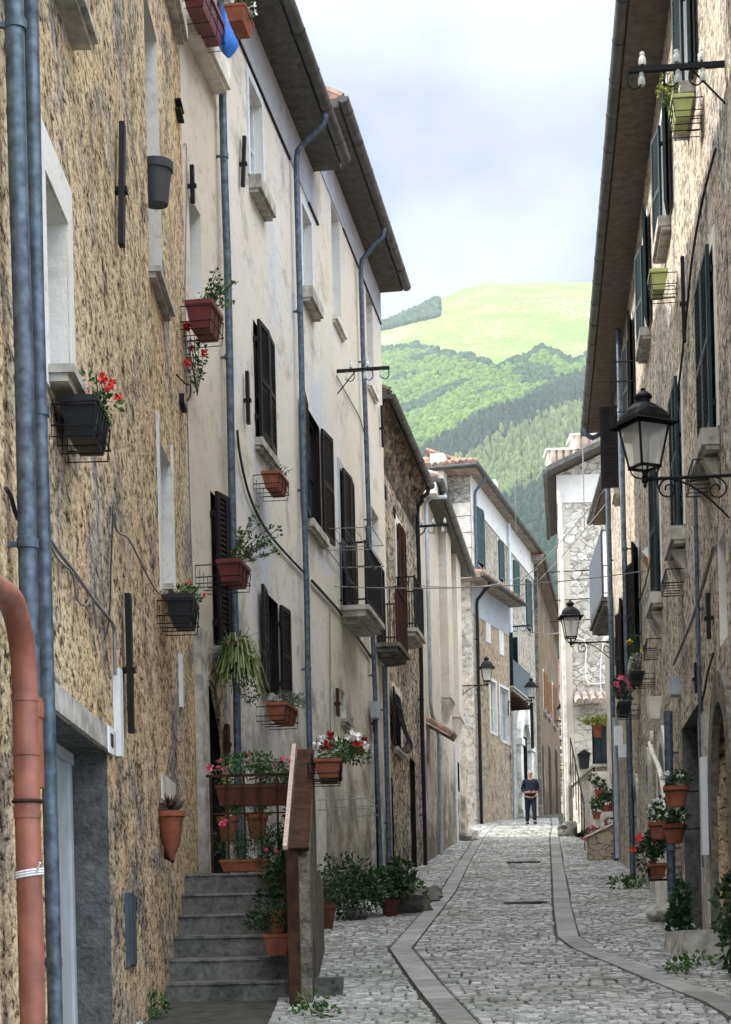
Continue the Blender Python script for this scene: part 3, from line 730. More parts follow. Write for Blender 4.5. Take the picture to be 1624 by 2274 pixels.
for yy in (12.05, 11.5, 10.95, 10.4): dr.box(yy, yy + 0.08, -0.249, -0.225, -1.0, 1.43)
dr.box(10.05, 12.19, -0.249, -0.22, 1.36, 1.434); dr.build('door_frame', [M['doorwhite']], d1)
pipe(h1, W1, 9.05, 0.9, 12.0, 0.048, 0.10, cl=2.6); pipe(h1, W1, 9.50, -1.2, 12.0, 0.040, 0.10, cl=2.9)
cp = MB(off(wf(W1), h1))
cp.tube(smooth_path([(7.2, 0.14, 1.62), (8.1, 0.14, 1.70), (8.42, 0.14, 1.70), (8.62, 0.14, 1.56), (8.68, 0.14, 1.30), (8.68, 0.14, 0.5), (8.70, 0.14, -1.3)], 6), 0.062, 18)
for z in (1.28, 1.02, 0.72): cp.tube([(8.68, 0.14, z), (8.68, 0.14, z + 0.035)], 0.066, 18)
cpo = cp.build('downpipe', [M['copper']], h1, smooth=True, label='terracotta coloured plastic pipe with an elbow')
cp = MB(off(wf(W1), h1)); cp.tube([(9.05, 0.10, 0.9), (9.05, 0.10, 1.35)], 0.056, 14); cp.tube([(9.05, 0.10, 1.25), (9.05, 0.10, 1.33)], 0.062, 14)
cp.build('pipe_socket', [M['copper']], h1, smooth=True)
cp = MB(off(wf(W1), h1))
for k in range(3): cp.tube([(8.68 + 0.068 * math.cos(a), 0.14 + 0.068 * math.sin(a), 0.44 + 0.012 * k + 0.01 * math.sin(a)) for a in [q * math.pi / 8 for q in range(17)]], 0.006, 5)
cp.tube([(8.62, 0.19, 0.46), (8.60, 0.21, 0.50)], 0.006, 5); cp.build('twine', [M['whiteplas']], cpo)
cp = MB(off(wf(W1), h1)); cp.tube([(8.68 + 0.067 * math.cos(a), 0.14 + 0.067 * math.sin(a), 0.80) for a in [q * math.pi / 8 for q in range(17)]], 0.010, 5); cp.build('clamp', [M['rust']], cpo)
for (u, vt, vb) in ((256, 272, 548), (273, 1325, 1625), (1, 0, 0)):
    if u > 1:
        y = W1.Y(u, (vt + vb) / 2); anchor(h1, W1, y, W1.z(u, vb), W1.z(u, vt), -0.10 if vt < 1000 else 0.0, 0.10)
y = W1.Y(255, 1595); strip(h1, W1, 'conduit_cover', M['whiteplas'], y - 0.07, y + 0.07, W1.z(255, 1680), W1.z(255, 1490), 0.05)
y = W1.Y(285, 2060); mb = strip(h1, W1, 'meter_cover', M['grey'], y - 0.16, y + 0.16, W1.z(285, 2148), W1.z(285, 1985), 0.03)
strip(h1, W1, 'meter_cover_rim', M['grey'], y - 0.12, y + 0.12, W1.z(285, 2142), W1.z(285, 1992), 0.012, 0.0315, parent=mb)
y = W1.Y(398, 1515); strip(h1, W1, 'cable_cover', M['whiteplas'], y - 0.05, y + 0.08, W1.z(398, 1570), W1.z(398, 1455), 0.03)
strip(h1, W1, 'meter_cover', M['whiteplas'], 13.35, 13.55, -0.62, -0.42, 0.02)
# house number
y = W1.Y(234, 1640); z = W1.z(234, 1645); pl = strip(h1, W1, 'house_number', M['petalw'], y - 0.10, y + 0.10, z - 0.09, z + 0.09, 0.012, 0.031)
dg = MB(off(wf(W1), h1)); e0, e1 = 0.0435, 0.047
def dbar(a, b, c, d): dg.box(y + a, y + b, e0, e1, z + c, z + d)
dbar(-0.05, -0.03, -0.045, 0.045); dbar(-0.065, -0.05, 0.022, 0.036)
for (a, b, c, d) in ((0.0, 0.015, -0.045, 0.045), (0.045, 0.06, -0.045, 0.045), (0.015, 0.045, 0.032, 0.045), (0.015, 0.045, -0.006, 0.007), (0.015, 0.045, -0.045, -0.032)): dbar(a, b, c, d)
dg.build('digits', [M['navy']], pl)
def wall_cable(root, W, pts, r, mat, n=0.03, name='cable', seg=5):
    m = MB(off(wf(W), root)); P = []
    for (u, v) in pts: y, z = W.hit(u, v); P.append((y, n, z))
    m.tube(smooth_path(P, 6), r, seg); return m.build(name, [mat], root)
wall_cable(h1, W1, [(98, 1197), (118, 1225), (150, 1265), (175, 1300), (200, 1335), (225, 1365), (243, 1392), (245, 1440), (247, 1500)], 0.014, M['cable'])
wall_cable(h1, W1, [(98, 1208), (120, 1245), (150, 1275), (160, 1330), (180, 1345), (193, 1325), (200, 1360), (205, 1395)], 0.008, M['cable'])
wall_cable(h1, W1, [(243, 1140), (252, 1180), (275, 1195), (300, 1240), (320, 1280), (345, 1318), (360, 1308)], 0.008, M['cable'])
wall_cable(h1, W1, [(241, 1140), (237, 1250), (233, 1370), (222, 1420)], 0.006, M['cableb'])
wall_cable(h1, W1, [(0, 1085), (12, 1105), (26, 1150), (60, 1190)], 0.012, M['cableb'])
# iron hook bracket on the tan house
hk = MB(off(wf(W1), h1)); y, z = W1.hit(405, 890)
hk.tube(smooth_path([(y - 0.7, 0.02, z + 0.03), (y - 0.55, 0.10, z - 0.02), (y - 0.4, 0.12, z + 0.03), (y - 0.2, 0.1, z + 0.0), (y, 0.05, z)], 4), 0.008, 5)
hk.box(y - 0.3, y, 0.0, 0.05, z - 0.12, z - 0.10); hk.box(y - 0.3, y - 0.28, 0.0, 0.05, z - 0.12, z - 0.02); hk.build('iron_hook', [M['iron']], h1)
y, z = W1.hit(396, 265); hk = MB(off(wf(W1), h1)); hk.box(y - 0.3, y, 0.0, 0.06, z - 0.04, z - 0.02); hk.box(y - 0.3, y, 0.0, 0.06, z + 0.05, z + 0.07); hk.build('iron_hook', [M['iron']], h1)

# ---- peach house between the stairs and the first long pipe
h2 = building(W2, 18.2, 'narrow peach-washed house above the stairs, between the tan house and the long zinc pipe', name='plastered_house')
o2 = [(18.45, 18.95, 6.88, 7.85, 0.3, 1), (19.1, 19.66, 3.35, 5.0, 0.3, 2), (18.5, 19.6, 9.75, 11.0, 0.2, 1), (18.75, 19.45, 0.86, 2.9, 0.25, 2)]
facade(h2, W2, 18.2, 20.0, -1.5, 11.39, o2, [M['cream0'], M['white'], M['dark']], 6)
window(h2, W2, 18.45, 18.95, 6.88, 7.85, 0.29, fm=M['wood'], sill=0.0)
window(h2, W2, 18.5, 19.6, 9.75, 11.0, 0.19, sill=0.26, sproud=0.20, sillm=M['quoin'])
window(h2, W2, 19.1, 19.66, 3.35, 5.0, 0.12, fm=M['shut'], sill=0.08, shut=(M['shut'], 12, 12))
dm = MB(off(wf(W2), h2)); dm.box(18.75, 19.45, -0.25, -0.2, 0.86, 2.9); dm.build('door', [M['doorwhite']], h2)
strip(h2, W2, 'door_jamb', M['stone'], 18.21, 18.52, 0.5, 3.4, 0.07); strip(h2, W2, 'door_jamb', M['stone'], 19.46, 19.6, 0.5, 3.0, 0.05)
m = MB(off(wf(W2), h2)); m.prism([(18.55, 3.3), (19.0, 3.2), (19.6, 2.0), (19.62, 0.9), (19.46, 0.9), (19.46, 2.95), (18.75, 2.95), (18.55, 2.9)], 0.001, 0.012, ax=1); m.build('bare_render', [M['b1']], h2)
anchor(h2, W2, W2.Y(417, 420), W2.z(417, 450), W2.z(417, 370), 0, 0.05)
pipe(h2, W2, 19.76, 1.0, 11.3, 0.042, 0.09, cl=2.2)
wall_cable(h2, W2, [(497, 840), (500, 860), (503, 1200), (506, 1500)], 0.007, M['cableb'])
wall_cable(h2, W2, [(405, 320), (412, 360), (408, 700), (418, 1100), (425, 1300)], 0.006, M['cable'], 0.015)
wall_cable(h2, W2, [(430, 1410), (436, 1500), (445, 1580), (437, 1650)], 0.007, M['cableb'], 0.02)

# ---- long cream house
h3 = building(W2, 20.0, 'long cream-washed house on the left with dark shutters under the big overhanging eave', name='plastered_house')
U1 = op(W2, 553, 581, 207, 417); U2 = op(W2, 671, 691, 478, 655)
S1 = (21.55, 22.45, 6.25, 7.68); S2 = (25.0, 26.15, 6.12, 7.72); T1 = (21.85, 22.7, 3.25, 4.5)
o3 = [(*U1, 0.16, 1), (*U2, 0.16, 1), (*S1, 0.15, 2), (*S2, 0.15, 2), (*T1, 0.15, 2)]
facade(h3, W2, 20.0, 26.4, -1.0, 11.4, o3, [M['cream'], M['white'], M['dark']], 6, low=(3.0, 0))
roof(h3, W2, 16.9, 26.1, 11.4, 0.42, M['soffit'], M['tile'], 6, gmat=M['gutter'], g1=-0.15)
strip(h3, W2, 'frieze', M['bluegrey'], 20.0, 26.38, 10.76, 11.395, 0.015); strip(h3, W2, 'frieze_line', M['iron'], 20.0, 24.2, 10.735, 10.757, 0.03); strip(h3, W2, 'frieze_line', M['iron'], 25.6, 26.38, 10.735, 10.757, 0.03)
for U in (U1, U2): window(h3, W2, *U, 0.14, pm=M['panelit'], sill=0.16, sillm=M['stone'], sur=0.10, surm=M['framew'], sproud=0.15)
window(h3, W2, *S1, 0.13, fm=M['shut'], sill=0.09, shut=(M['shut'], 4, 3))
window(h3, W2, *S2, 0.13, fm=M['shut'], sill=0.11, shut=(M['shut'], 174, 174))
window(h3, W2, *T1, 0.13, fm=M['shut'], sill=0.09, shut=(M['shut'], 175, 175))
pipe(h3, W2, 24.25, 0.3, 10.95, 0.040, 0.09, top=(0.50, 11.4), cl=2.4)
anchor(h3, W2, W2.Y(532, 360), W2.z(532, 418), W2.z(532, 300), -0.08, 0.06); anchor(h3, W2, W2.Y(541, 880), W2.z(541, 940), W2.z(541, 828), 0, 0.07)
anchor(h3, W2, W2.Y(495, 1640), W2.z(495, 1690), W2.z(495, 1610), 0, 0.12, mat=M['rust'])
wall_cable(h3, W2, [(521, 955), (527, 1010), (545, 1090), (570, 1150), (600, 1195), (640, 1240), (672, 1273)], 0.016, M['cableb'], 0.03)
wall_cable(h3, W2, [(688, 1290), (720, 1325), (755, 1365), (790, 1415), (822, 1462)], 0.022, M['cableb'], 0.03)
wall_cable(h3, W2, [(728, 1345), (729, 1500), (730, 1700), (731, 1850)], 0.012, M['cable'], 0.03)
wall_cable(h3, W2, [(523, 1190), (560, 1250)], 0.004, M['cableb'], 0.02)
for (u, v) in ((628, 250), (742, 520), (565, 640)): pass

# ---- yellowed cream house
h4 = building(W2, 26.4, 'yellowed cream house beyond the second zinc pipe, with an iron balcony at its louvred door', name='plastered_house')
U3 = op(W2, 738, 756, 475, 715); U4 = op(W2, 815, 829, 660, 860); S3 = (27.85, 28.9, 5.44, 7.6); U5 = (31.4, 32.3, 6.95, 7.9)
U6 = op(W2, 758, 768, 1535, 1600); D4 = (30.7, 31.5, 1.0, 3.3)
o4 = [(*U3, 0.2, 1), (*U4, 0.2, 1), (*S3, 0.15, 2), (*U5, 0.2, 1), (*U6, 0.2, 1), (31.7, 32.6, 5.55, 6.4, 0.2, 2), (*D4, 0.2, 2)]
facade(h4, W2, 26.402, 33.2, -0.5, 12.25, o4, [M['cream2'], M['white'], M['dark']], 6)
roof(h4, W2, 26.0, 33.2, 12.25, 0.42, M['soffit'], M['tile'], 6, g0=0.15, g1=0.0)
strip(h4, W2, 'frieze', M['bluegrey'], 26.42, 33.18, 11.68, 12.245, 0.015); strip(h4, W2, 'frieze_line', M['iron'], 28.8, 33.18, 11.66, 11.677, 0.025)
for U in (U3, U4): window(h4, W2, *U, 0.19, pm=M['panelit'], sill=0.07, sillm=M['quoin'], sproud=0.08)
window(h4, W2, *S3, 0.13, fm=M['shut'], sill=0, sur=0.13, surm=M['bluegrey'], shut=(M['shut'], 4, 4))
window(h4, W2, *U5, 0.18, sill=0); window(h4, W2, *U6, 0.19, sill=0.05)
balcony(h4, W2, 27.62, 29.4, 5.43, 0.46, 0.96, M['stone'], M['iron'])
balcony(h4, W2, 31.55, 33.1, 5.54, 0.42, 0.96, M['stonedark'], M['rust'])
window(h4, W2, 31.7, 32.6, 5.60, 7.0, 0.0, fm=M['shut'], sill=0)
dm = MB(off(wf(W2), h4)); dm.box(D4[0], D4[1], -0.2, -0.14, D4[2], D4[3]); dm.build('door', [M['wood']], h4)
strip(h4, W2, 'door_jamb', M['stone'], D4[0] - 0.25, D4[0] - 0.001, 0.7, 3.5, 0.05); strip(h4, W2, 'door_jamb', M['stone'], D4[1] + 0.001, D4[1] + 0.22, 0.9, 3.5, 0.05)
pipe(h4, W2, 30.15, 1.0, 11.75, 0.040, 0.09, top=(0.50, 12.25), cl=2.6, y_bot=30.9); pipe(h4, W2, 32.0, 1.2, 5.2, 0.045, 0.09)
strip(h4, W2, 'meter_box', M['meter'], 30.4, 30.75, W2.z(829, 1605), W2.z(829, 1570), 0.12, 0.05)
anchor(h4, W2, W2.Y(843, 950), W2.z(843, 990), W2.z(843, 905), 0.03, 0.07); anchor(h4, W2, W2.Y(743, 1560), W2.z(743, 1590), W2.z(743, 1530), 0, 0.12, mat=M['rust'])
anchor(h4, W2, W2.Y(825, 1600), W2.z(820, 1625), W2.z(820, 1575), 0, 0.12, mat=M['rust'])
wall_cable(h4, W2, [(745, 835), (770, 880), (795, 925), (806, 960)], 0.008, M['cableb'], 0.02)
strip(h3, W2, 'stone_pier', M['quoin'], 24.95, 25.75, 1.0, 2.45, 0.03); strip(h3, W2, 'brick_patch', M['brick'], 24.9, 26.1, 0.45, 0.99, 0.02)

# ---- rubble house
h5 = building(W3, 33.2, 'brown rubble house with a ragged mossy corbelled eave and a black drainpipe', name='stone_house')
o5 = [(36.2, 37.2, 6.62, 8.75, 0.2, 1), (35.2, 36.3, 4.15, 5.25, 0.2, 2), (37.6, 38.5, 1.7, 4.2, 0.25, 2), (34.0, 34.9, 1.3, 3.5, 0.25, 2)]
facade(h5, W3, 33.2, 39.7, 0.2, 10.3, o5, [M['b3'], M['white'], M['dark']], 6)
window(h5, W3, 36.2, 37.2, 6.62, 8.75, 0.15, fm=M['wood'], sill=0, sur=0.16, surm=M['white'], shut=(M['wood'], 3, 3))
w = window(h5, W3, 35.2, 36.3, 4.15, 5.25, 0.15, fm=M['shut'], sill=0.08, sur=0.14, surm=M['quoin'], shut=(M['shut'], 174, None))
g = MB(off(wf(W3), h5))
for k in range(8):
    y = 35.25 + k * 0.14
    g.tube(smooth_path([(y, 0.02, 5.2), (y, 0.06, 4.9), (y, 0.14, 4.55), (y, 0.24, 4.3), (y, 0.20, 4.15), (y, 0.03, 4.12)], 3), 0.010, 4)
for z, n in ((5.0, 0.05), (4.7, 0.11), (4.4, 0.2)): g.tube([(35.22, n, z), (36.26, n, z)], 0.010, 4)
g.build('window_grille', [M['iron']], w)
balcony(h5, W3, 36.0, 37.5, 6.6, 0.42, 1.02, M['stone'], M['iron'])
dm = MB(off(wf(W3), h5)); dm.box(37.6, 38.5, -0.25, -0.19, 1.7, 4.2); dm.build('door', [M['shut']], h5)
dm = MB(off(wf(W3), h5)); dm.box(34.0, 34.9, -0.25, -0.19, 1.3, 3.5); dm.build('door', [M['wood']], h5)
m = MB(off(wf(W3), h5)); NN, KK = 64, 9; P = {}
for i in range(NN + 1):
    y = 33.25 + 6.45 * i / NN
    for k in range(KK + 1):
        q = k / KK; n = 0.01 + 0.25 * q ** 1.3; z = 9.35 + 0.95 * math.sin(q * math.pi / 2) ** 0.8
        f = mnoise.noise(Vector((y * 2.3, z * 3.0, 1))) * 0.10 + mnoise.noise(Vector((y * 6, z * 7, 4))) * 0.06
        e = 0 if k in (0, KK) else 1
        P[i, k] = (y, max(0.003, n + f * e * 1.3), z - abs(f) * e * 0.8)
for i in range(NN):
    for k in range(KK): m.quad(P[i, k], P[i + 1, k], P[i + 1, k + 1], P[i, k + 1])
m.build('corbelled_eave', [M['mossy']], h5, smooth=True)
roof(h5, W3, 33.22, 39.7, 10.3, 0.28, M['soffit'], M['mossy'], 6, rise=1.2)
pipe(h5, W3, 39.2, 1.9, 9.9, 0.045, 0.10, mat=M['iron'], top=(0.36, 10.3), cl=2.5)
for (a, b, c, d) in ((33.4, 9.3, 9.0, 0), (34.6, 9.1, 8.85, 0), (35.9, 9.0, 8.8, 0)):
    s_ = MB(off(wf(W3), h5)); s_.box(a, a + 0.25, 0.0, 0.02, c, b); s_.build('putlog_hole', [M['dark']], h5)
quoins(h5, W3, 33.25, 1.0, 5.0, M['stone'], 0.5, 0.4)

# ---- pale house with pilasters
h6 = building(W4, 40.9, 'pale grey rendered house with flat pilasters and a light blue drainpipe', name='plastered_house')
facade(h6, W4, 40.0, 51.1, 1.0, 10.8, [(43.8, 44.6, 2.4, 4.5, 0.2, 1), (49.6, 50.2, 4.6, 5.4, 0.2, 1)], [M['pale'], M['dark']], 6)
roof(h6, W4, 41.0, 51.3, 10.8, 0.36, M['soffit'], M['tilepale'], 6, rise=1.1, g1=0.1)
strip(h6, W4, 'fascia', M['white'], 41.0, 41.4, 10.55, 10.795, 0.36)
for (a, b, zb) in ((45.2, 46.6, 6.5), (48.2, 49.6, 6.4)):
    m = MB(off(wf(W4), h6)); m.box(a, b, 0, 0.20, zb, 10.79); m.prism([(0.0, zb - 0.5), (0.20, zb - 0.001), (0.0, zb - 0.001)], a, b); m.box(a - 0.03, b + 0.03, 0, 0.24, zb + 0.02, zb + 0.12); m.build('pilaster', [M['pale']], h6)
dm = MB(off(wf(W4), h6)); dm.box(43.8, 44.6, -0.2, -0.15, 2.4, 4.5); dm.build('door', [M['zinclight']], h6)
p_ = MB(off(wf(W4), h6)); gx = 0.44
p_.tube([(43.1, 0.09, 2.2), (43.1, 0.09, 5.2), (42.9, 0.09, 5.4), (41.5, 0.09, 5.65), (41.3, 0.09, 5.85), (41.3, 0.09, 10.4), (41.35, 0.2, 10.55), (41.8, 0.5, 10.65), (42.0, gx, 10.78)], 0.045, 10)
p_.build('downpipe', [M['zinclight']], h6, smooth=True)
pipe(h6, W4, 48.3, 3.1, 5.7, 0.035, 0.06, mat=M['framew'])
m = MB(off(wf(W4), h6)); m.prism([(0.0, 5.35), (0.55, 5.02), (0.55, 5.06), (0.0, 5.40)], 41.0, 41.95); cano = m.build('porch_roof', [M['stone']], h6)
m = MB(off(wf(W4), h6))
for k in range(4): m.tube([(41.1 + k * 0.22, 0.0, 5.44), (41.1 + k * 0.22, 0.60, 5.07)], 0.09, 8)
m.build('tiles', [M['tile']], cano, smooth=True)
m = MB(off(wf(W4), h6)); m.prism([(50.2, 3.0), (51.5, 3.0), (51.1, 5.2), (50.9, 5.6)], 0.0, 0.12, ax=1); m.build('buttress', [M['pale']], h6)
anchor(h6, W4, 49.0, 8.2, 8.8, 0, 0.08)

# ---- tall house with white frieze, behind the low one
h8 = building(W6, 67, 'tall rubble house with white frieze and green shutters, behind the low ochre house', name='stone_house')
def op6(u0, u1, vt, vb): return op(W6, u0, u1, vt, vb)
GW = [op6(1057, 1072, 1135, 1255), op6(1106, 1116, 1205, 1290), op6(1139, 1150, 1250, 1325), op6(1167, 1178, 1293, 1400)]
facade(h8, W6, 61, 73.7, 3.0, 16.3, [(*g_, 0.12, 2) for g_ in GW] + [(65.2, 66.3, 9.62, 11.7, 0.2, 2), (69.6, 71.2, 5.3, 8.6, 0.35, 2)], [M['b6'], M['white'], M['dark']], 7)
for g_ in GW: window(h8, W6, *g_, 0.10, fm=M['greenlight'], sill=0.0, sur=0.06, surm=M['white'], shut=(M['greenlight'], 8, 8), cross=0)
window(h8, W6, 65.2, 66.3, 9.62, 11.7, 0.15, fm=M['green'], sill=0, sur=0.15, shut=(M['green'], 80, 80))
strip(h8, W6, 'frieze', M['white'], 61, 73.68, 15.35, 16.295, 0.03)
m = MB(off(wf(W6), h8)); m.box(60.95, 60.999, -7, 0.0, 3, 16.29); m.build('gable_wall', [M['gable']], h8)
m = MB(off(wf(W6), h8)); z = 9.0; i = 0
while z < 15.3:
    hh = R.uniform(0.45, 0.65); ww = 0.9 if i % 2 else 0.55; m.box(60.9, 60.948, -ww, 0.03, z, z + hh - 0.03); m.box(60.9, 60.9 + ww * 0.8, 0.0, 0.03, z, z + hh - 0.03); z += hh; i += 1
m.build('quoin', [M['quoin']], h8)
rf = MB(off(wf(W6), h8)); rf.prism([(-7, 16.3), (0.36, 16.3), (0.36, 16.43), (-7, 16.43)], 60.2, 73.9); rfo = rf.build('roof', [M['board']], h8)
m = MB(off(wf(W6), h8)); zt = 16.434
# hipped top: near slope rises away from the viewer
m.add([(60.1, 0.36, zt), (60.1, -7, zt), (64, -3.3, zt + 1.5), (73.9, 0.36, zt), (73.9, -7, zt), (70, -3.3, zt + 1.5)], [(0, 1, 2), (0, 2, 5, 3), (1, 4, 5, 2), (3, 5, 4), (0, 3, 4, 1)])
for k in range(34):
    x = 0.32 - k * 0.22; t_ = 1 - abs((x + 3.2) / 3.9); t_ = max(0.06, t_)
    m.tube([(60.05, x, zt + 0.04), (60.1 + 3.9 * t_, x, zt + 0.04 + 1.5 * t_)], 0.09, 7)
for k in range(58): yy = 61 + k * 0.22; m.tube([(yy, 0.38, zt + 0.04), (yy, -1.5, zt + 0.04 + 0.8)], 0.085, 6)
m.build('tiles', [M['tile']], rfo, smooth=True)
g = MB(off(wf(W6), h8)); g.tube([(60.1, -7, 16.38), (60.05, 0.44, 16.36)], 0.08, 8); g.tube([(60.05, 0.45, 16.36), (74, 0.45, 16.36)], 0.085, 8); g.build('gutter', [M['gutter']], h8, smooth=True)
m = MB(off(wf(W6), h8)); m.box(60.2, 60.8, -1.18, -0.74, 15.0, 16.9); m.build('chimney', [M['white']], rfo)
m = MB(off(wf(W6), h8)); m.box(66.5, 67.0, -0.6, -0.15, 16.6, 17.6); m.build('chimney', [M['white']], rfo)
pipe(h8, W6, 61.3, 12.4, 15.9, 0.05, 0.10, top=(0.45, 16.35)); pipe(h8, W6, 67.6, 10, 16.2, 0.06, 0.12, mat=M['framew'])
balcony(h8, W6, 64.15, 67.9, 9.6, 0.78, 0.95, M['stone'], M['iron'], panel=M['grey'])
m = MB(off(wf(W6), h8))
for k in range(7): m.box(64.3 + k * 0.55, 64.42 + k * 0.55, 0, 0.76, 9.22, 9.38)
m.build('balcony_joist', [M['wood']], h8)
# baroque portal
pt = MB(off(wf(W6), h8))
for a in (68.9, 71.3): pt.box(a, a + 0.55, 0, 0.16, 5.2, 8.1); pt.box(a - 0.08, a + 0.63, 0, 0.22, 8.1, 8.35); pt.box(a - 0.06, a + 0.61, 0, 0.2, 5.2, 5.6)
A = [(70.4 + 1.45 * math.cos(q), 8.35 + 1.3 * math.sin(q)) for q in [math.pi * k / 12 for k in range(13)]]
B_ = [(70.4 + 0.85 * math.cos(q), 8.35 + 0.75 * math.sin(q)) for q in [math.pi * k / 12 for k in range(12, -1, -1)]]
pt.prism(A + B_, 0.0, 0.15, ax=1); pt.box(70.2, 70.6, 0, 0.25, 9.0, 9.8)
pt.build('portal', [M['white']], h8)
dm = MB(off(wf(W6), h8)); dm.box(69.6, 71.2, -0.35, -0.28, 5.3, 8.6); dm.build('door', [M['wood']], h8)

# ---- low ochre house jutting out
h7 = building(W5, 59.6, 'low ochre house jutting into the street, with a black corner pipe', name='stone_house')
L1 = op(W5, 1089, 1102, 1515, 1625); L2 = op(W5, 1111, 1130, 1530, 1645); L3 = op(W5, 1079, 1089, 1360, 1427); L4 = op(W5, 1108, 1118, 1385, 1454)
facade(h7, W5, 59.6, 64.0, 3.0, 12.4, [(*L1, 0.15, 1), (*L2, 0.15, 1)], [M['b5'], M['white']], 5)
for L in (L1, L2): window(h7, W5, *L, 0.14, pm=M['panelit'], sill=0, sur=0.10)
for L in (L3, L4): m = MB(off(wf(W5), h7)); m.box(L[0], L[1], 0.0, 0.02, L[2], L[3]); m.build('blind_window', [M['white']], h7)
strip(h7, W5, 'frieze', M['bluegrey'], 59.6, 63.98, 11.35, 12.395, 0.02)
m = MB(off(wf(W5), h7)); m.box(59.45, 59.598, -6, 0.0, 3, 12.39); m.build('gable_wall', [M['b6']], h7)
quoins(h7, W5, 59.45, 4.2, 11.3, M['stone'], 0.5, 0.42, 0.03)
roof(h7, W5, 59.0, 64.2, 12.4, 0.50, M['board'], M['tile'], 5, rise=0.6, g0=0.1)
pipe(h7, W5, 59.75, 4.3, 11.9, 0.055, 0.12, mat=M['iron'], top=(0.58, 12.45), cl=2.5); pipe(h7, W5, 63.85, 4.6, 8.6, 0.05, 0.1, mat=M['zinclight'])

# ---- ochre house at the end
h9 = building(W7, 73.7, 'tall ochre-brown house at the far bend with orange wooden shutters under a deep eave', name='plastered_house')
OW = [op(W7, 1207, 1212, 1500, 1580), op(W7, 1216, 1220, 1520, 1590), op(W7, 1228, 1233, 1530, 1610)]
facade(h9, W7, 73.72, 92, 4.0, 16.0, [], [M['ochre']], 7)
roof(h9, W7, 73.0, 92.3, 16.0, 0.4, M['board'], M['tile'], 6, rise=1.0)
for O in OW: window(h9, W7, *O, -0.02, fm=M['orangewood'], sill=0.1, sur=0.12, surm=M['quoin'], shut=(M['orangewood'], 5, 5), cross=0)
m = MB(off(wf(W7), h9)); m.box(73.74, 74.5, 0, 0.12, 4, 15.9); m.build('pilaster', [M['parapet']], h9)
for a in (75.6, 81.3, 87): m = MB(off(wf(W7), h9)); m.box(a, a + 1.6, 0.0, 0.03, 5.2 + (a - 73) * .09, 8.7 + (a - 73) * .09); m.build('door', [M['wood']], h9)
# pale house closing the lane
he = thing('plastered_house', 'pale house closing the lane between the ochre house and the white stone house', 'house', (11.5, 104, 8))
m = MB(lambda x, y, z: (x - 11.5, y - 104, z - 8)); m.box(9.0, 15.5, 104, 110, 6, 15.5); m.build('wall', [M['pale']], he)
m = MB(lambda x, y, z: (x - 11.5, y - 104, z - 8)); m.prism([(8.6, 15.5), (15.9, 15.5), (12.2, 17.4)], 103.6, 110.3, ax=1); m.build('roof', [M['tile']], he)
m = MB(lambda x, y, z: (x - 11.5, y - 104, z - 8)); m.box(11.0, 11.9, 103.95, 103.998, 11.5, 13); m.build('window', [M['framew']], he)

# ================================================================== RIGHT SIDE
hr = building(WR, 20, 'long fawn rough-cast house filling the right side, under a deep brown eave')
UP = [(18.7, 19.6), (22.1, 23.1), (26.0, 27.0), (30.2, 31.2), (34.9, 35.6)]; LO = [(17.2, 18.45), (21.1, 22.1), (24.9, 25.9), (30.0, 31.0), (34.6, 35.5)]
oR = [(a, b, 9.0, 10.6, 0.22, 1) for a, b in UP] + [(a, b, 4.98, 6.75, 0.22, 1) for a, b in LO]
oR += [(19.4, 22.2, -0.5, 2.75, 0.9, 2), (16.6, 18.1, -0.5, 2.4, 0.5, 3), (24.2, 25.6, -0.2, 2.9, 0.4, 2), (28.2, 28.8, 0.4, 3.0, 0.25, 2), (31.6, 32.4, 0.8, 3.0, 0.25, 2), (16.8, 17.5, 2.95, 3.95, 0.3, 1)]
facade(hr, WR, 10, 39.5, -3, 11.4, oR, [M['r1'], M['white'], M['jamb'], M['b1']], 7)
roof(hr, WR, 10, 39.1, 11.3, 0.48, M['soffitR'], M['tile'], 7, g1=0.2)
for i, (a, b) in enumerate(UP):
    mt = M['green'] if i < 3 else M['shut']
    window(hr, WR, a, b, 9.0, 10.6, 0.2, fm=M['framew'], sill=0.12, sur=0.11, shut=(mt, (172, 172, 172, 172, 88)[i], (172, 172, 172, 172, None)[i]), sproud=0.16)
for i, (a, b) in enumerate(LO):
    mt = M['green'] if i < 3 else M['shut']
    window(hr, WR, a, b, 4.98, 6.75, 0.12 if i < 3 else 0.2, fm=M['green'], sill=0.16, sillm=M['stone'], sur=0.13, shut=(mt, (0, 0, 5, 168, 168)[i], (0, 0, 5, 168, 168)[i]), sproud=0.17)
    if i < 3:
        for q in (a + 0.1, b - 0.3): m = MB(off(wf(WR), hr)); m.prism([(0.0, 4.45), (0.14, 4.74), (0.0, 4.74)], q, q + 0.2); m.build('sill_corbel', [M['stone']], hr)
window(hr, WR, 16.8, 17.5, 2.95, 3.95, 0.28, sill=0, sur=0.0)
dm = MB(off(wf(WR), hr)); dm.box(19.4, 22.2, -0.9, -0.82, -0.3, 2.75); dm.build('garage_door', [M['wood']], hr)
dm = MB(off(wf(WR), hr)); dm.box(24.2, 25.6, -0.4, -0.32, 0.2, 2.9); dm.build('door', [M['wood']], hr)
dm = MB(off(wf(WR), hr)); dm.box(16.6, 18.1, -0.5, -0.42, -0.5, 2.4); dm.build('door', [M['parapet']], hr)
dm = MB(off(wf(WR), hr)); dm.box(28.2, 28.8, -0.25, -0.2, 0.6, 3.0); dm.build('door', [M['wood']], hr)
dm = MB(off(wf(WR), hr)); dm.box(31.6, 32.4, -0.25, -0.2, 0.9, 3.0); dm.build('door', [M['shut']], hr)
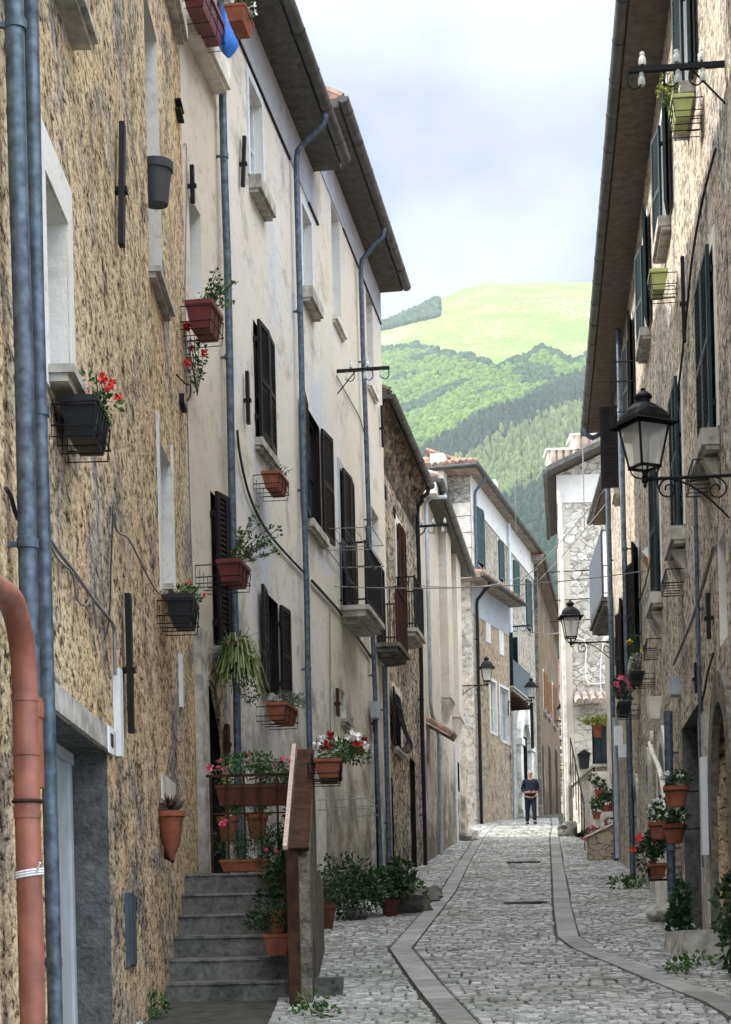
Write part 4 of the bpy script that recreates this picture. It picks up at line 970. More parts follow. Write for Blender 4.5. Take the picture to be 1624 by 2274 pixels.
def arch(root, W, a, b, zs, zt, w, mat, n=0.05, name='arch_surround', z0=None, point=False):
    """stone surround: two jambs and a round head whose inner edge fills the corners of the opening"""
    m = MB(off(wf(W), root)); z0 = G((a + b) / 2) - 0.2 if z0 is None else z0
    m.box(a - w, a, 0, n, z0, zs); m.box(b, b + w, 0, n, z0, zs); c = (a + b) / 2; r = (b - a) / 2; hh = zt - zs; K = 14
    inn = [(c + r * math.cos(math.pi * k / K), zs + hh * math.sin(math.pi * k / K)) for k in range(K + 1)]
    out = [(c + (r + w) * math.cos(math.pi * k / K), zs + (hh + w) * math.sin(math.pi * k / K)) for k in range(K + 1)]
    for k in range(K): m.prism([inn[k], out[k], out[k + 1], inn[k + 1]], -0.02, n, ax=1)
    # spandrels inside the rectangular hole
    for k in range(K):
        p, q = inn[k], inn[k + 1]; m.quad((p[0], -0.021, p[1]), (q[0], -0.021, q[1]), (q[0], -0.021, zt + 0.02), (p[0], -0.021, zt + 0.02))
    return m.build(name, [mat], root)
arch(hr, WR, 16.6, 18.1, 1.6, 2.4, 0.30, M['parapet'], 0.06); arch(hr, WR, 24.2, 25.6, 2.2, 2.9, 0.24, M['quoin'], 0.08)
arch(hr, WR, 28.2, 28.8, 2.6, 3.0, 0.26, M['stone'], 0.05); arch(hr, WR, 31.6, 32.4, 2.6, 3.0, 0.2, M['stone'], 0.05)
strip(hr, WR, 'pilaster', M['stone'], 18.7, 19.38, -0.6, 2.5, 0.06)
# volute of the baroque portal and its capital
y0, z0 = WR.hit(1478, 1672)
m = MB(off(wf(WR), hr)); m.box(24.7, 25.1, 0.05, 0.25, 3.22, 3.52, 0.04); m.build('keystone', [M['quoin']], hr)
m = MB(off(wf(WR), hr)); P_ = []; cy_, cz_ = WR.hit(1472, 1640)
for k in range(34): a_ = k * 0.36; r_ = 0.13 * math.exp(-0.07 * k); P_.append((cy_ + r_ * math.cos(a_), 0.15, cz_ + r_ * math.sin(a_)))
m.tube(P_[::-1], 0.026, 6)
Q_ = [WR.hit(u, v) for u, v in ((1462, 1650), (1470, 1675), (1482, 1700), (1492, 1740), (1498, 1800), (1501, 1860))]
m.tube(smooth_path([(y, 0.12, z) for y, z in Q_], 5), 0.035, 8)
m.build('scroll', [M['quoin']], hr, smooth=True)
for yy in (23.9, 25.85): m = MB(off(wf(WR), hr)); m.box(yy - 0.16, yy + 0.16, 0, 0.12, 0.2, 1.9); m.box(yy - 0.24, yy + 0.24, 0, 0.2, 1.62, 1.72); m.box(yy - 0.2, yy + 0.2, 0, 0.17, 1.52, 1.62); m.box(yy - 0.2, yy + 0.2, 0, 0.18, 0.2, 0.6); m.build('column', [M['quoin']], hr)
for (u, vt, vb) in ((1528, 560, 768), (1515, 905, 1015), (1597, 0, 10), (1585, 1315, 1420), (1557, 1470, 1540)):
    if vt: y = WR.Y(u, (vt + vb) / 2); anchor(hr, WR, y, WR.z(u, vb), WR.z(u, vt), 0.0, 0.07)
def rp(u, v, z0, z1, r, mat=None, top=None, n=0.09, **k): 
    y = WR.Y(u, v); return pipe(hr, WR, y, z0, z1, r, n, mat=mat, top=top, **k)
pipe(hr, WR, 22.75, 0.1, 3.05, 0.055, 0.12, cl=1.2); pipe(hr, WR, 19.05, 0.9, 5.2, 0.022, 0.06, cl=1.5); 
pipe(hr, WR, 32.4, 1.2, 11.2, 0.050, 0.12, cl=2.4, y_bot=31.9); pipe(hr, WR, 38.6, 2.0, 11.1, 0.055, 0.10, cl=2.6, top=(0.55, 11.35)); pipe(hr, WR, 37.4, 2.0, 4.9, 0.055, 0.12, mat=M['zinclight'])
strip(hr, WR, 'meter_box', M['whiteplas'], 36.6, 37.1, WR.z(1373, 1683), WR.z(1373, 1640), 0.16); strip(hr, WR, 'meter_box', M['whiteplas'], 35.4, 35.8, WR.z(1388, 1690), WR.z(1388, 1660), 0.14)
strip(hr, WR, 'meter_box', M['meter'], WR.Y(1510, 1530) - 0.15, WR.Y(1510, 1530) + 0.15, WR.z(1506, 1553), WR.z(1506, 1512), 0.12)
strip(hr, WR, 'conduit_cover', M['whiteplas'], 18.45, 18.62, 1.0, 2.0, 0.06, 0.061)
wall_cable(hr, WR, [(1600, 330), (1580, 400), (1562, 480), (1545, 580), (1535, 680), (1522, 800), (1507, 930), (1500, 1000)], 0.014, M['cableb'], 0.04)
wall_cable(hr, WR, [(1465, 1090), (1460, 1200), (1440, 1300), (1420, 1350), (1395, 1420), (1380, 1450)], 0.012, M['cableb'], 0.05)
wall_cable(hr, WR, [(1598, 1210), (1575, 1290), (1550, 1370), (1525, 1430), (1505, 1475)], 0.02, M['cable'], 0.05)
wall_cable(hr, WR, [(1592, 1450), (1580, 1490), (1570, 1540), (1555, 1600)], 0.012, M['cableb'], 0.03)
# empty wire rack below a shutter window
def rack(root, W, a, b, z, out=0.22, h=0.16, name='pot_rack'):
    m = MB(off(wf(W), root)); r = 0.007
    for zz in (z, z + h): m.tube([(a, 0.01, zz), (a, out, zz), (b, out, zz), (b, 0.01, zz)], r, 4)
    k = 5
    for q in range(k + 1): yy = a + (b - a) * q / k; m.tube([(yy, out, z + h), (yy, out, z), (yy, 0.02, z)], r, 4)
    return m.build(name, [M['iron']], root)
rack(hr, WR, 21.2, 22.0, 4.35); rack(hr, WR, 25.0, 25.8, 4.2); rack(hr, WR, 17.5, 18.3, 4.62)
# drying frame
yy = WR.Y(1430, 800); m = MB(off(wf(WR), hr)); za, zb = WR.z(1430, 880), WR.z(1430, 750)
for z in (za, zb): m.tube([(28.6, 0.02, z), (28.6, 0.42, z), (29.6, 0.42, z), (29.6, 0.02, z)], 0.012, 5)
for q in (28.6, 29.6): m.tube([(q, 0.42, za), (q, 0.42, zb)], 0.012, 5)
m.build('drying_frame', [M['iron']], hr)

# ---- narrow set-back house
WN = Wall(3.75, 0.055, -1)
h10 = building(WN, 40, 'narrow white house with a grey screened balcony, before the white stone house', name='plastered_house')
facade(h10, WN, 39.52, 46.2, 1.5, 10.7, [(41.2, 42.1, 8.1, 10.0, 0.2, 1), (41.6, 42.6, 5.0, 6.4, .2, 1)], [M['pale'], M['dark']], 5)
window(h10, WN, 41.2, 42.1, 8.1, 10.0, 0.15, fm=M['green'], sill=0); window(h10, WN, 41.6, 42.6, 5.0, 6.4, 0.15, fm=M['green'], sill=0.08)
roof(h10, WN, 39.52, 45.2, 10.75, 0.30, M['soffitR'], M['tile'], 5, rise=1.2)
balcony(h10, WN, 40.6, 44.4, 8.05, 0.50, 1.5, M['stonedark'], M['grey'], th=0.2, panel=M['grey'])
pipe(h10, WN, 40.0, 2.3, 8.0, 0.06, 0.10, mat=M['white'])
# ---- white stone house facing down the street
WS = Wall(-0.065, 0.11, -1); Y0 = 51.5
hs = thing('stone_house', 'white stone house facing down the street, with tiled chimneys', 'house', (7, 51.5, 3.4))
fo = lambda x, y, z: (x - 6.87, y - 51.5, z - 3.4)
m = MB(fo)
# front wall with a door opening
xs = [5.62, 6.52, 7.22, 12.0]; zs = [2.0, 4.85, 6.75, 13.7]
for i in range(3):
    for k in range(3):
        if i == 1 and k == 1: continue
        m.quad((xs[i], 51.5, zs[k]), (xs[i + 1], 51.5, zs[k]), (xs[i + 1], 51.5, zs[k + 1]), (xs[i], 51.5, zs[k + 1]))
m.add([(5.62, 51.5, 13.7), (12, 51.5, 13.7), (9.3, 51.5, 15.3)], [(0, 1, 2)])
m.quad((6.52, 51.5, 4.85), (6.52, 51.9, 4.85), (6.52, 51.9, 6.75), (6.52, 51.5, 6.75)); m.quad((7.22, 51.5, 4.85), (7.22, 51.9, 4.85), (7.22, 51.9, 6.75), (7.22, 51.5, 6.75)); m.quad((6.52, 51.5, 6.75), (7.22, 51.5, 6.75), (7.22, 51.9, 6.75), (6.52, 51.9, 6.75))
m.quad((5.62, 51.5, 2), (5.62, 51.5, 13.7), (6.5, 58.5, 13.7), (6.5, 58.5, 2)); m.quad((12, 51.5, 2), (12, 58.5, 2), (12, 58.5, 13.7), (12, 51.5, 13.7))
m.build('wall', [M['stonehouse']], hs)
m = MB(fo); m.box(6.521, 7.219, 51.85, 51.9, 4.85, 6.75); m.build('door', [M['green']], hs)
m = MB(fo); m.box(5.60, 5.95, 51.44, 51.498, 3.0, 11.6); m.build('corner_pilaster', [M['pale']], hs)
m = MB(fo); m.tube([(5.70, 51.36, 3.3), (5.70, 51.36, 13.2)], 0.06, 10); m.build('downpipe', [M['quoin']], hs, smooth=True)
m = MB(fo); m.box(5.62, 7.4, 51.47, 51.498, 12.9, 13.69); m.build('frieze', [M['white']], hs)
m = MB(fo); m.add([(x + 0.115 * (y - 50.8), y, z) for y in (50.8, 58.8) for (x, z) in ((5.26, 13.62), (9.3, 15.45), (12.6, 13.7), (12.6, 13.85), (9.3, 15.6), (5.26, 13.77))], [(0, 1, 2, 3, 4, 5), (11, 10, 9, 8, 7, 6), (0, 6, 7, 1), (1, 7, 8, 2), (3, 9, 10, 4), (4, 10, 11, 5), (5, 11, 6, 0), (2, 8, 9, 3)])
rf = m.build('roof', [M['soffit']], hs)
m = MB(fo); m.box(5.45, 6.1, 51.9, 52.6, 13.9, 14.5); m.box(5.38, 6.17, 51.8, 52.7, 14.5, 14.56); m.build('chimney', [M['quoin']], rf)
m = MB(fo); m.box(6.2, 6.9, 52.2, 53.0, 14.2, 15.0); m.box(6.12, 6.98, 52.1, 53.1, 15.0, 15.06)
m.build('chimney', [M['quoin']], rf)
for c, y_, a_, b_ in ((5.58, 51.86, 14.1, 14.49), (5.78, 51.86, 14.1, 14.49), (5.98, 51.86, 14.1, 14.49), (6.33, 52.16, 14.6, 14.99), (6.55, 52.16, 14.6, 14.99), (6.77, 52.16, 14.6, 14.99)):
    m = MB(fo); m.lathe([(0.085, a_), (0.09, b_)], (c, y_, 0), 8); m.build('chimney_pot', [M['tilepale']], rf)
g = MB(fo); g.tube([(5.22, 50.75, 13.6), (6.15, 58.85, 13.6)], 0.07, 8); g.build('gutter', [M['gutter']], hs, smooth=True)
m = MB(fo); m.prism([(51.5, 7.35), (50.9, 7.1), (50.9, 7.14), (51.5, 7.4)], 5.95, 7.0); cn = m.build('door_canopy', [M['stone']], hs)
m = MB(fo)
for k in range(5): m.tube([(6.05 + k * 0.21, 51.5, 7.44), (6.05 + k * 0.21, 50.85, 7.15)], 0.09, 8)
m.build('tiles', [M['tilepale']], cn, smooth=True)
m = MB(fo)
for (z, a, b) in ((10.9, 5.2, 7), (10.1, 5.5, 7), (9.5, 5.3, 7)): m.tube([(a, 51.35, z), (b, 51.35, z + 0.05)], 0.018, 4)
m.build('tie_rod', [M['rust']], hs)
m = MB(fo); m.tube(smooth_path([(6.85, 51.45, 12), (6.8, 51.45, 11), (6.9, 51.45, 9.5), (6.75, 51.45, 8.2), (6.75, 51.45, 7.4)], 5), 0.02, 5); m.tube(smooth_path([(5.95, 51.45, 9.0), (6.2, 51.45, 9.0), (6.35, 51.45, 8.8), (6.35, 51.45, 7.8), (6.9, 51.45, 7.75)], 5), 0.02, 5); m.build('cable', [M['whiteplas']], hs)
# ================================================================== plant kit
def leaf(m, p, d, L, w, rr):
    """one bent leaf: base p, direction d"""
    d = Vector(d).normalized(); s = d.cross(Vector((rr.uniform(-1, 1), rr.uniform(-1, 1), rr.uniform(-1, 1))))
    s = s.normalized() if s.length > 1e-4 else Vector((1, 0, 0)); u = d.cross(s); p = Vector(p)
    a, b = p + d * L * 0.45 + s * w * 0.5 + u * L * 0.06, p + d * L * 0.45 - s * w * 0.5 + u * L * 0.06
    m.add([tuple(p), tuple(a), tuple(p + d * L - u * L * 0.10), tuple(b)], [(0, 1, 2, 3)])
def bush(m, c, r, n, L, rr, w=0.55, droop=0.0, core=True):
    """leaves spread in an uneven volume around c with radii r"""
    rx, ry, rz = r
    lobes = [(Vector((rr.uniform(-.6, .6) * rx, rr.uniform(-.6, .6) * ry, rr.uniform(-.5, .7) * rz)), rr.uniform(0.35, 0.65)) for _ in range(max(4, n // 60))]
    for _ in range(int(n * 1.7)):
        lc, lr = rr.choice(lobes)
        d = Vector((rr.gauss(0, 1), rr.gauss(0, 1), rr.gauss(0, 1))).normalized()
        q = lr * rr.uniform(0.45, 1.0) ** 0.5
        p = Vector(c) + lc + Vector((d.x * rx * q, d.y * ry * q, d.z * rz * q))
        dd = d + Vector((rr.uniform(-.6, .6), rr.uniform(-.6, .6), rr.uniform(-.4, .6) - droop))
        q_ = 0.82 * L * rr.uniform(0.5, 1.25); leaf(m, p, dd, q_, q_ * w * rr.uniform(0.7, 1.3), rr)
def stems(m, c, tips, r=0.004):
    for t in tips: m.tube([c, tuple((Vector(c) + Vector(t)) / 2 + Vector((0, 0, 0.02))), t], r, 4, cap=False)
def blossom(m, c, r, rr, n=9):
    for _ in range(n):
        d = Vector((rr.gauss(0, 1), rr.gauss(0, 1), rr.gauss(0, 1) + 0.3)).normalized()
        leaf(m, Vector(c) + d * r * 0.1, d, r * rr.uniform(0.7, 1.1), r * 0.8, rr)
def wpos(W, u, v, n=0.0):
    a = W.a + W.side * n * math.sqrt(1 + W.b * W.b); k, kz = ray(u, v); y = a / (k - W.b)
    return (k * y, y, kz * y)
def at_depth(u, v, y): k, kz = ray(u, v); return (k * y, y, kz * y)
def box_pot(root, L, w, h, mat, ribs=False, tp=0.16):
    m = MB(); t = w * tp
    m.box(-L / 2, L / 2, -w / 2, w / 2, 0, h * 0.84, t, t); m.box(-L / 2 - 0.008, L / 2 + 0.008, -w / 2 - 0.008, w / 2 + 0.008, h * 0.84 + 0.0005, h)
    if ribs:
        for k in range(5):
            x = -L * 0.36 + L * 0.18 * k; m.prism([(w / 2 - 0.003, h * 0.80), (w / 2 + 0.006, h * 0.80), (w / 2 - t * 0.8 + 0.008, h * 0.15), (w / 2 - t * 0.8, h * 0.15)], x - 0.02, x + 0.02)
    p = m.build('pot', [mat], root)
    m = MB(); m.box(-L / 2 + 0.01, L / 2 - 0.01, -w / 2 + 0.01, w / 2 - 0.01, h + 0.001, h + 0.008); m.build('soil', [M['soil']], p); return p
def round_pot(root, r, h, mat, sy=1.0, z=0.0):
    m = MB(); m.lathe([(r * 0.66, 0), (r * 0.90, h * 0.80), (r * 1.0, h * 0.80), (r * 1.03, h), (r * 0.9, h), (r * 0.88, h * 0.93), (0.0, h * 0.93)], (0, 0, z), 18, sy)
    return m.build('pot', [mat], root, smooth=True)
def cage(root, L, w, h, back, mat=None):
    """wire cradle that carries a window box"""
    m = MB(); r = 0.006; x0, x1, y0, y1 = -L / 2 - 0.02, L / 2 + 0.02, -w / 2 - back, w / 2 + 0.03
    for z in (h * 0.2, h * 0.75): m.tube([(x0, y0, z), (x0, y1 - 0.03, z), (x1, y1 - 0.03, z), (x1, y0, z)], r, 4)
    for x in (x0, -L / 6, L / 6, x1): m.tube([(x, y0, h * 0.75), (x, y0, -0.02), (x, y1 - 0.05, -0.02), (x, y1 - 0.03, h * 0.75)], r, 4)
    return m.build('wire_cradle', [mat or M['iron']], root)
def finish(root, seed, c, r, n, L, leafm, flowers=(), w=0.55, droop=0.0, fr=0.035, stem=6, name='foliage', fspread=1.0):
    rr = random.Random(seed); m = MB(); bush(m, c, r, n, L, rr, w, droop)
    fo_ = m.build(name, [leafm], root)
    if stem:
        s = MB(); stems(s, (c[0], c[1], c[2] - r[2]), [(c[0] + rr.uniform(-1, 1) * r[0], c[1] + rr.uniform(-1, 1) * r[1], c[2] + rr.uniform(0, 1) * r[2]) for _ in range(stem)]); s.build('stem', [M['leafdark']], fo_)
    for mt, cnt in flowers:
        for _ in range(cnt):
            m = MB()
            d = Vector((rr.uniform(-1, 1), rr.uniform(-1, 1), rr.uniform(-0.1, 1)))
            d = d.normalized() if d.length > 0 else d
            blossom(m, (c[0] + d.x * r[0] * fspread, c[1] + d.y * r[1] * fspread, c[2] + d.z * r[2] * 1.05), fr * rr.uniform(0.8, 1.3), rr, 14)
            m.build('flower', [M[mt]], root)
    return fo_
SD = [100]
def wall_planter(label, W, u, v, L, w, h, potm, plant, group, n=None, cradle=True, ribs=False, out=0.06):
    """u, v = middle of the pot's foot in the picture"""
    n = w / 2 + out if n is None else n; p = wpos(W, u, v, n)
    r = thing('window_box', label, 'planter', p, W.rot(), group)
    box_pot(r, L, w, h, M[potm], ribs)
    if cradle: cage(r, L, w, h, n - w / 2)
    SD[0] += 1; plant(r, SD[0], L, w, h); return r
def pl(leafm='leaf', n=160, size=0.05, hgt=0.14, rx=0.9, ry=1.3, flowers=(), droop=0.0, fr=0.03, dx=0.0, dy=0.0, w=0.55, dz=0.0):
    def f(r, sd, L, w_, h): finish(r, sd, (dx, dy, h + hgt * 0.6 + dz), (L / 2 * rx, w_ / 2 * ry, hgt), n, size, M[leafm], flowers, w, droop, fr)
    return f
def twigs(leafm='leaf', n=14, ht=0.4, side=0.0):
    def f(r, sd, L, w_, h):
        rr = random.Random(sd); s = MB(); m = MB()
        for _ in range(n):
            x0 = rr.uniform(-L / 3, L / 3); d = Vector((rr.uniform(-.5, .5), rr.uniform(-.1, .9) + side, rr.uniform(0.25, 1))).normalized(); q = ht * rr.uniform(0.5, 1.1)
            P_ = [(x0, 0, h)] + [tuple(Vector((x0, 0, h)) + d * q * t_ + Vector((rr.uniform(-.02, .02), rr.uniform(-.02, .02), -0.12 * t_ * t_ * q))) for t_ in (0.33, 0.66, 1.0)]
            s.tube(P_, 0.0035, 4, cap=False)
            for p in P_[1:]:
                for _ in range(5): leaf(m, Vector(p) + Vector((rr.uniform(-.03, .03), rr.uniform(-.03, .03), rr.uniform(-.03, .03))), (rr.uniform(-1, 1), rr.uniform(-1, 1), rr.uniform(-.3, 1)), 0.05, 0.03, rr)
        s.build('twigs', [M['leafpur']], r); m.build('foliage', [M[leafm]], r)
    return f
GB = 'flower boxes hung below the left-hand windows'
wall_planter('black ribbed window box with red geraniums below the nearest white window', W1, 191, 990, 0.50, 0.21, 0.22, 'blackpl', pl('leaf', 120, 0.055, 0.10, 0.9, 1.2, [('red', 8)], fr=0.030, dy=0.08), GB, ribs=True, out=0.05)
wall_planter('black ribbed window box with small red blooms, next to the house corner', W1, 407, 1392, 0.52, 0.22, 0.23, 'blackpl', pl('leaf', 120, 0.05, 0.08, 1.0, 1.3, [('red', 4)], fr=0.025, dy=0.05), GB, ribs=True, out=0.08)
wall_planter('dark red box with twiggy plant left of the long zinc pipe, above red geraniums', W2, 455, 745, 0.5, 0.26, 0.27, 'terradark', twigs('leaf', 14, 0.42, 0.3), GB, out=0.12)
wall_planter('dark red box with tall wispy stems in front of the zinc pipe', W2, 520, 1300, 0.5, 0.24, 0.22, 'terradark', twigs('leaf', 22, 0.62, 0.2), GB, out=0.22)
wall_planter('dark red box in an iron rack, at the very top left of the pipe', W2, 452, 62, 0.85, 0.24, 0.26, 'terradark', pl('leafgrey', 60, 0.05, 0.1), GB, out=0.10)
wall_planter('terracotta trough with white flowers at the top, right of the blue bag', W2, 532, 66, 0.42, 0.20, 0.15, 'terra', pl('leaf', 150, 0.06, 0.12, 0.9, 1.3, [('petalw', 10)], fr=0.06), GB, out=0.60, cradle=False)
wall_planter('terracotta box with a wilted plant at the sill of the upper shutters', W2, 612, 1094, 0.55, 0.22, 0.19, 'terra', pl('leafgrey', 90, 0.045, 0.08, 0.8, 1.4, dy=0.06), GB, out=0.10)
wall_planter('terracotta box with dark succulents under the lower folded shutters', W2, 628, 1606, 0.75, 0.24, 0.20, 'terra', pl('leafgrey', 420, 0.04, 0.10, 1.0, 1.5, dy=0.10), GB, out=0.12)
# grey pot hanging from a reveal
p = wpos(W1, 348, 455, 0.03); r = thing('hanging_pot', 'plain dark grey pot hung against the tall white recess', 'flower pot', p, W1.rot())
round_pot(r, 0.15, 0.36, M['greypl']); m = MB(); m.tube([(0, -0.14, 0.30), (0, -0.02, 0.30)], 0.008, 5); m.build('hook', [M['iron']], r)
# geraniums that hang from the bare sill
p = wpos(W2, 430, 800, 0.08); r = thing('trailing_geranium', 'red geraniums trailing from the small window under the twiggy box', 'plant', p, W2.rot())
finish(r, 31, (0, 0.03, 0), (0.22, 0.12, 0.36), 190, 0.05, M['leaf'], [('red', 5)], fr=0.05, fspread=1.3)
# grassy hanging plant
p = wpos(W2, 528, 1470, 0.26); r = thing('hanging_plant', 'big grassy plant spilling from a pot in front of the zinc pipe', 'plant', p, W2.rot())
rr = random.Random(5); m = MB(); s = MB()
for _ in range(560):
    a = rr.uniform(0, 6.28); d = Vector((math.cos(a), math.sin(a), 0)); L = rr.uniform(0.18, 0.46); up = rr.uniform(0.0, 0.22)
    pts = [Vector((0, 0, 0.12)) + d * L * t_ * 0.75 + Vector((0, 0, up * t_ * 1.6 - 0.75 * t_ * t_ * L * rr.uniform(0.6, 1.8))) for t_ in (0.0, 0.35, 0.7, 1.0)]
    sd_ = Vector((-d.y, d.x, 0)) * 0.006
    m.add([tuple(q - sd_) for q in pts] + [tuple(q + sd_) for q in pts], [(i, i + 1, i + 5, i + 4) for i in range(3)])
m.build('foliage', [M['leafgrass']], r); finish(r, 8, (0, 0, -0.18), (0.34, 0.22, 0.28), 260, 0.045, M['leaf'], name='trailing_leaves', stem=0); round_pot(r, 0.14, 0.2, M['terradark'])
# rosette pot in the niche
p = wpos(W1, 381, 1905, 0.09); r = thing('wall_pot', 'terracotta wall pot with a dark rosette succulent, in front of the small niche', 'flower pot', p, W1.rot())
m = MB(); m.lathe([(0.015, -0.02), (0.09, 0.12), (0.125, 0.34), (0.145, 0.34), (0.145, 0.385), (0.12, 0.385), (0, 0.36)], (0, 0, 0), 16, 0.85); m.build('pot', [M['terra']], r, smooth=True)
rr = random.Random(6); m = MB()
for _ in range(46): a = rr.uniform(0, 6.28); e = rr.uniform(0.1, 1.2); leaf(m, (0, 0, 0.39), (math.cos(a) * math.cos(e), math.sin(a) * math.cos(e), math.sin(e)), rr.uniform(0.1, 0.19), 0.035, rr)
m.build('foliage', [M['leafpur']], r)
# light green boxes on the right
GR = 'light green window boxes on the right-hand house'
wall_planter('light green box with wilting stems beside the topmost dark green shutters', WR, 1514, 278, 0.42, 0.2, 0.22, 'limepl', pl('leafyel', 110, 0.05, 0.16, 0.8, 1.2, dy=0.1), GR, out=0.10)
wall_planter('empty light green box lower down near the shaded eave, under the second open shutters', WR, 1462, 655, 0.40, 0.2, 0.24, 'limepl', lambda *a: None, GR, out=0.12)
# terracotta pots on the right wall
def wall_pot(label, W, u, v, r_, h, plant, group, out=0.05, mat='terra'):
    p = wpos(W, u, v, r_ + out); r = thing('wall_pot', label, 'flower pot', p, W.rot(), group)
    round_pot(r, r_, h, M[mat]); m = MB(); m.tube([(r_ * 0.97 * math.cos(a), r_ * 0.97 * math.sin(a), h * 0.74) for a in [k * math.pi / 8 for k in range(17)]], 0.006, 4); m.box(-0.012, 0.012, -r_ - out, -r_ * 0.9, h * 0.70, h * 0.76); m.build('pot_ring', [M['iron']], r)
    SD[0] += 1; plant(r, SD[0], r_ * 2, r_ * 2, h); return r
GT_ = 'terracotta pots fixed round the lower pipe on the right'
wall_pot('terracotta pot with white blooms, highest of the pots by the right pipe', WR, 1503, 1792, 0.14, 0.22, pl('leafdark', 110, 0.07, 0.10, 1.2, 1.2, [('petalw', 8)], fr=0.035), GT_, 0.16)
wall_pot('terracotta pot with white blooms, left one of the lower pair', WR, 1466, 1864, 0.14, 0.20, pl('leafdark', 120, 0.07, 0.16, 1.1, 1.1, [('petalw', 10)], fr=0.035), GT_, 0.2)
wall_pot('terracotta pot with one white bloom, right one of the lower pair', WR, 1499, 1873, 0.13, 0.21, pl('leafdark', 110, 0.08, 0.09, 1.3, 1.3, [('petalw', 3)], fr=0.035), GT_, 0.16)
wall_planter('terracotta trough with a big leafy plant and red blooms on the right pilaster', WR, 1460, 1951, 0.40, 0.22, 0.18, 'terra', pl('leafdark', 420, 0.085, 0.24, 1.35, 1.9, [('red', 7)], fr=0.045, dy=0.10), 'flower troughs by the right-hand door', out=0.18)
wall_planter('pink flowering window box at the foot of the far black shutters', WR, 1386, 1590, 0.6, 0.22, 0.2, 'blackpl', pl('leafdark', 320, 0.07, 0.26, 0.9, 1.6, [('pink', 10)], fr=0.07, dz=0.03), 'flower boxes on the far black shutters', out=0.15)
wall_planter('thin climbing plant with one yellow bloom against the far folded shutters', WR, 1415, 1520, 0.5, 0.2, 0.16, 'blackpl', pl('leafdark', 150, 0.06, 0.5, 0.7, 1.2, [('yellow', 2)], fr=0.05), 'flower boxes on the far black shutters', out=0.15)
def ground_plant(label, x, y, r, n, L, leafm, flowers=(), cat='plant', name='leafy_plant', seed=1, dz=0.0, w=0.55, pot=None, group=None, fr=0.035):
    t_ = thing(name, label, cat, (x, y, G(y) + dz), 0, group); h = 0
    if pot: (round_pot(t_, pot[0], pot[1], M[pot[2]]) if len(pot) == 3 else box_pot(t_, pot[0], pot[1], pot[2], M[pot[3]])); h = pot[1] if len(pot) == 3 else pot[2]
    finish(t_, seed, (0, 0, h + r[2] * 0.85), r, n, L, M[leafm], flowers, w, fr=fr); return t_
x, y, z = wpos(WR, 1505, 2050, 0.3); ground_plant('tall dark broad-leaved plant at the foot of the right pipe', x, y, (0.15, 0.15, 0.36), 300, 0.10, 'leafdark', seed=41, w=0.6)
x, y, z = wpos(WR, 1622, 2060, 0.12); ground_plant('broad-leaved plant with an orange bloom at the right edge, by the arched door', x, y, (0.12, 0.14, 0.50), 170, 0.11, 'leafdark', [('yellow', 2)], seed=42, w=0.6, dz=0.05)
x, y, z = wpos(WR, 1408, 1965, 0.25); ground_plant('low green weeds at the foot of the far right wall', x, y, (0.35, 0.5, 0.16), 160, 0.09, 'leaf', seed=43)
# foreground tufts of weeds
for i, (u, v, rx, lab) in enumerate(((700, 2262, 0.2, 'small weed at the foot of the stair parapet'), (330, 2262, 0.16, 'weed at the foot of the tan wall beside the lowest step'), (1580, 2150, 0.3, 'weeds in the paving joints near the stone block at the right edge'), (1530, 2168, 0.2, 'thin weeds in the setts left of the stone block'), (1545, 2085, 0.12, 'weeds beside the right-hand rough jamb'))):
    x, y, z = ground_at(u, v); t_ = thing('weed', lab, 'weed', (x, y, G(y)), 0, 'weeds in the paving'); finish(t_, 60 + i, (0, 0, 0.07), (rx, rx * 1.4, 0.07 + 0.06 * (i < 2)), 60 + 30 * (i < 2), 0.07, M['leaf'], stem=2)

# ================================================================== stairs
st = thing('stone_stairs', 'worn dark stone stairs climbing to a landing beside the tan house', 'stairs', (-1.2, 15.5, G(15.5)))
fs_ = lambda x, y, z: (x + 1.2, y - 15.5, z - G(15.5))
for k in range(8):
    zt = 0.86 - 0.20 * k; yf = 16.9 - 0.333 * k; yb = 19.6 if k == 0 else yf + 0.36
    m = MB(fs_); xr_ = -0.625 if k < 6 else -0.60
    m.box(-1.83, xr_, yf, yb, zt - 0.9, zt - 0.035)
    NS = 16; rs = random.Random(k + 40); pr_ = []
    for q in range(NS + 1):
        x = -1.83 + (xr_ + 1.83) * q / NS; dy, dz = rs.uniform(-0.014, 0.006), rs.uniform(-0.009, 0.0) - 0.012 * math.sin(math.pi * q / NS); pr_.append((x, yf - 0.02 - dy, zt + dz))
    for a, b in zip(pr_, pr_[1:]):
        z_ = zt - 0.036
        m.add([(a[0], a[1], z_), (b[0], b[1], z_), (b[0], yb, z_), (a[0], yb, z_), (a[0], a[1] + 0.006, a[2]), (b[0], b[1] + 0.006, b[2]), (b[0], yb, zt), (a[0], yb, zt)], [(4, 5, 6, 7), (0, 1, 5, 4)])
    m.build('step', [M['stepst']], st)
m = MB(fs_); m.box(-0.625, -0.44, 14.78, 19.6, -0.8, 0.50); m.prism([(14.78, 0.501), (19.6, 0.501), (19.6, 0.86), (17.15, 0.86), (17.15, 1.93), (14.78, 0.86)], -0.625, -0.44)
pp = m.build('parapet', [M['parapet']], st)
m = MB(fs_); m.prism([(14.74, 0.90), (17.17, 1.99), (17.17, 2.02), (14.70, 0.93)], -0.60, -0.44); m.box(-0.628, -0.53, 14.735, 14.778, -0.55, 0.925); m.build('cladding_board', [M['wood']], pp)
m = MB(fs_); m.tube([(-0.632, 14.68, 0.93), (-0.632, 17.2, 2.06)], 0.026, 4); m.build('handrail', [M['handrail']], pp)
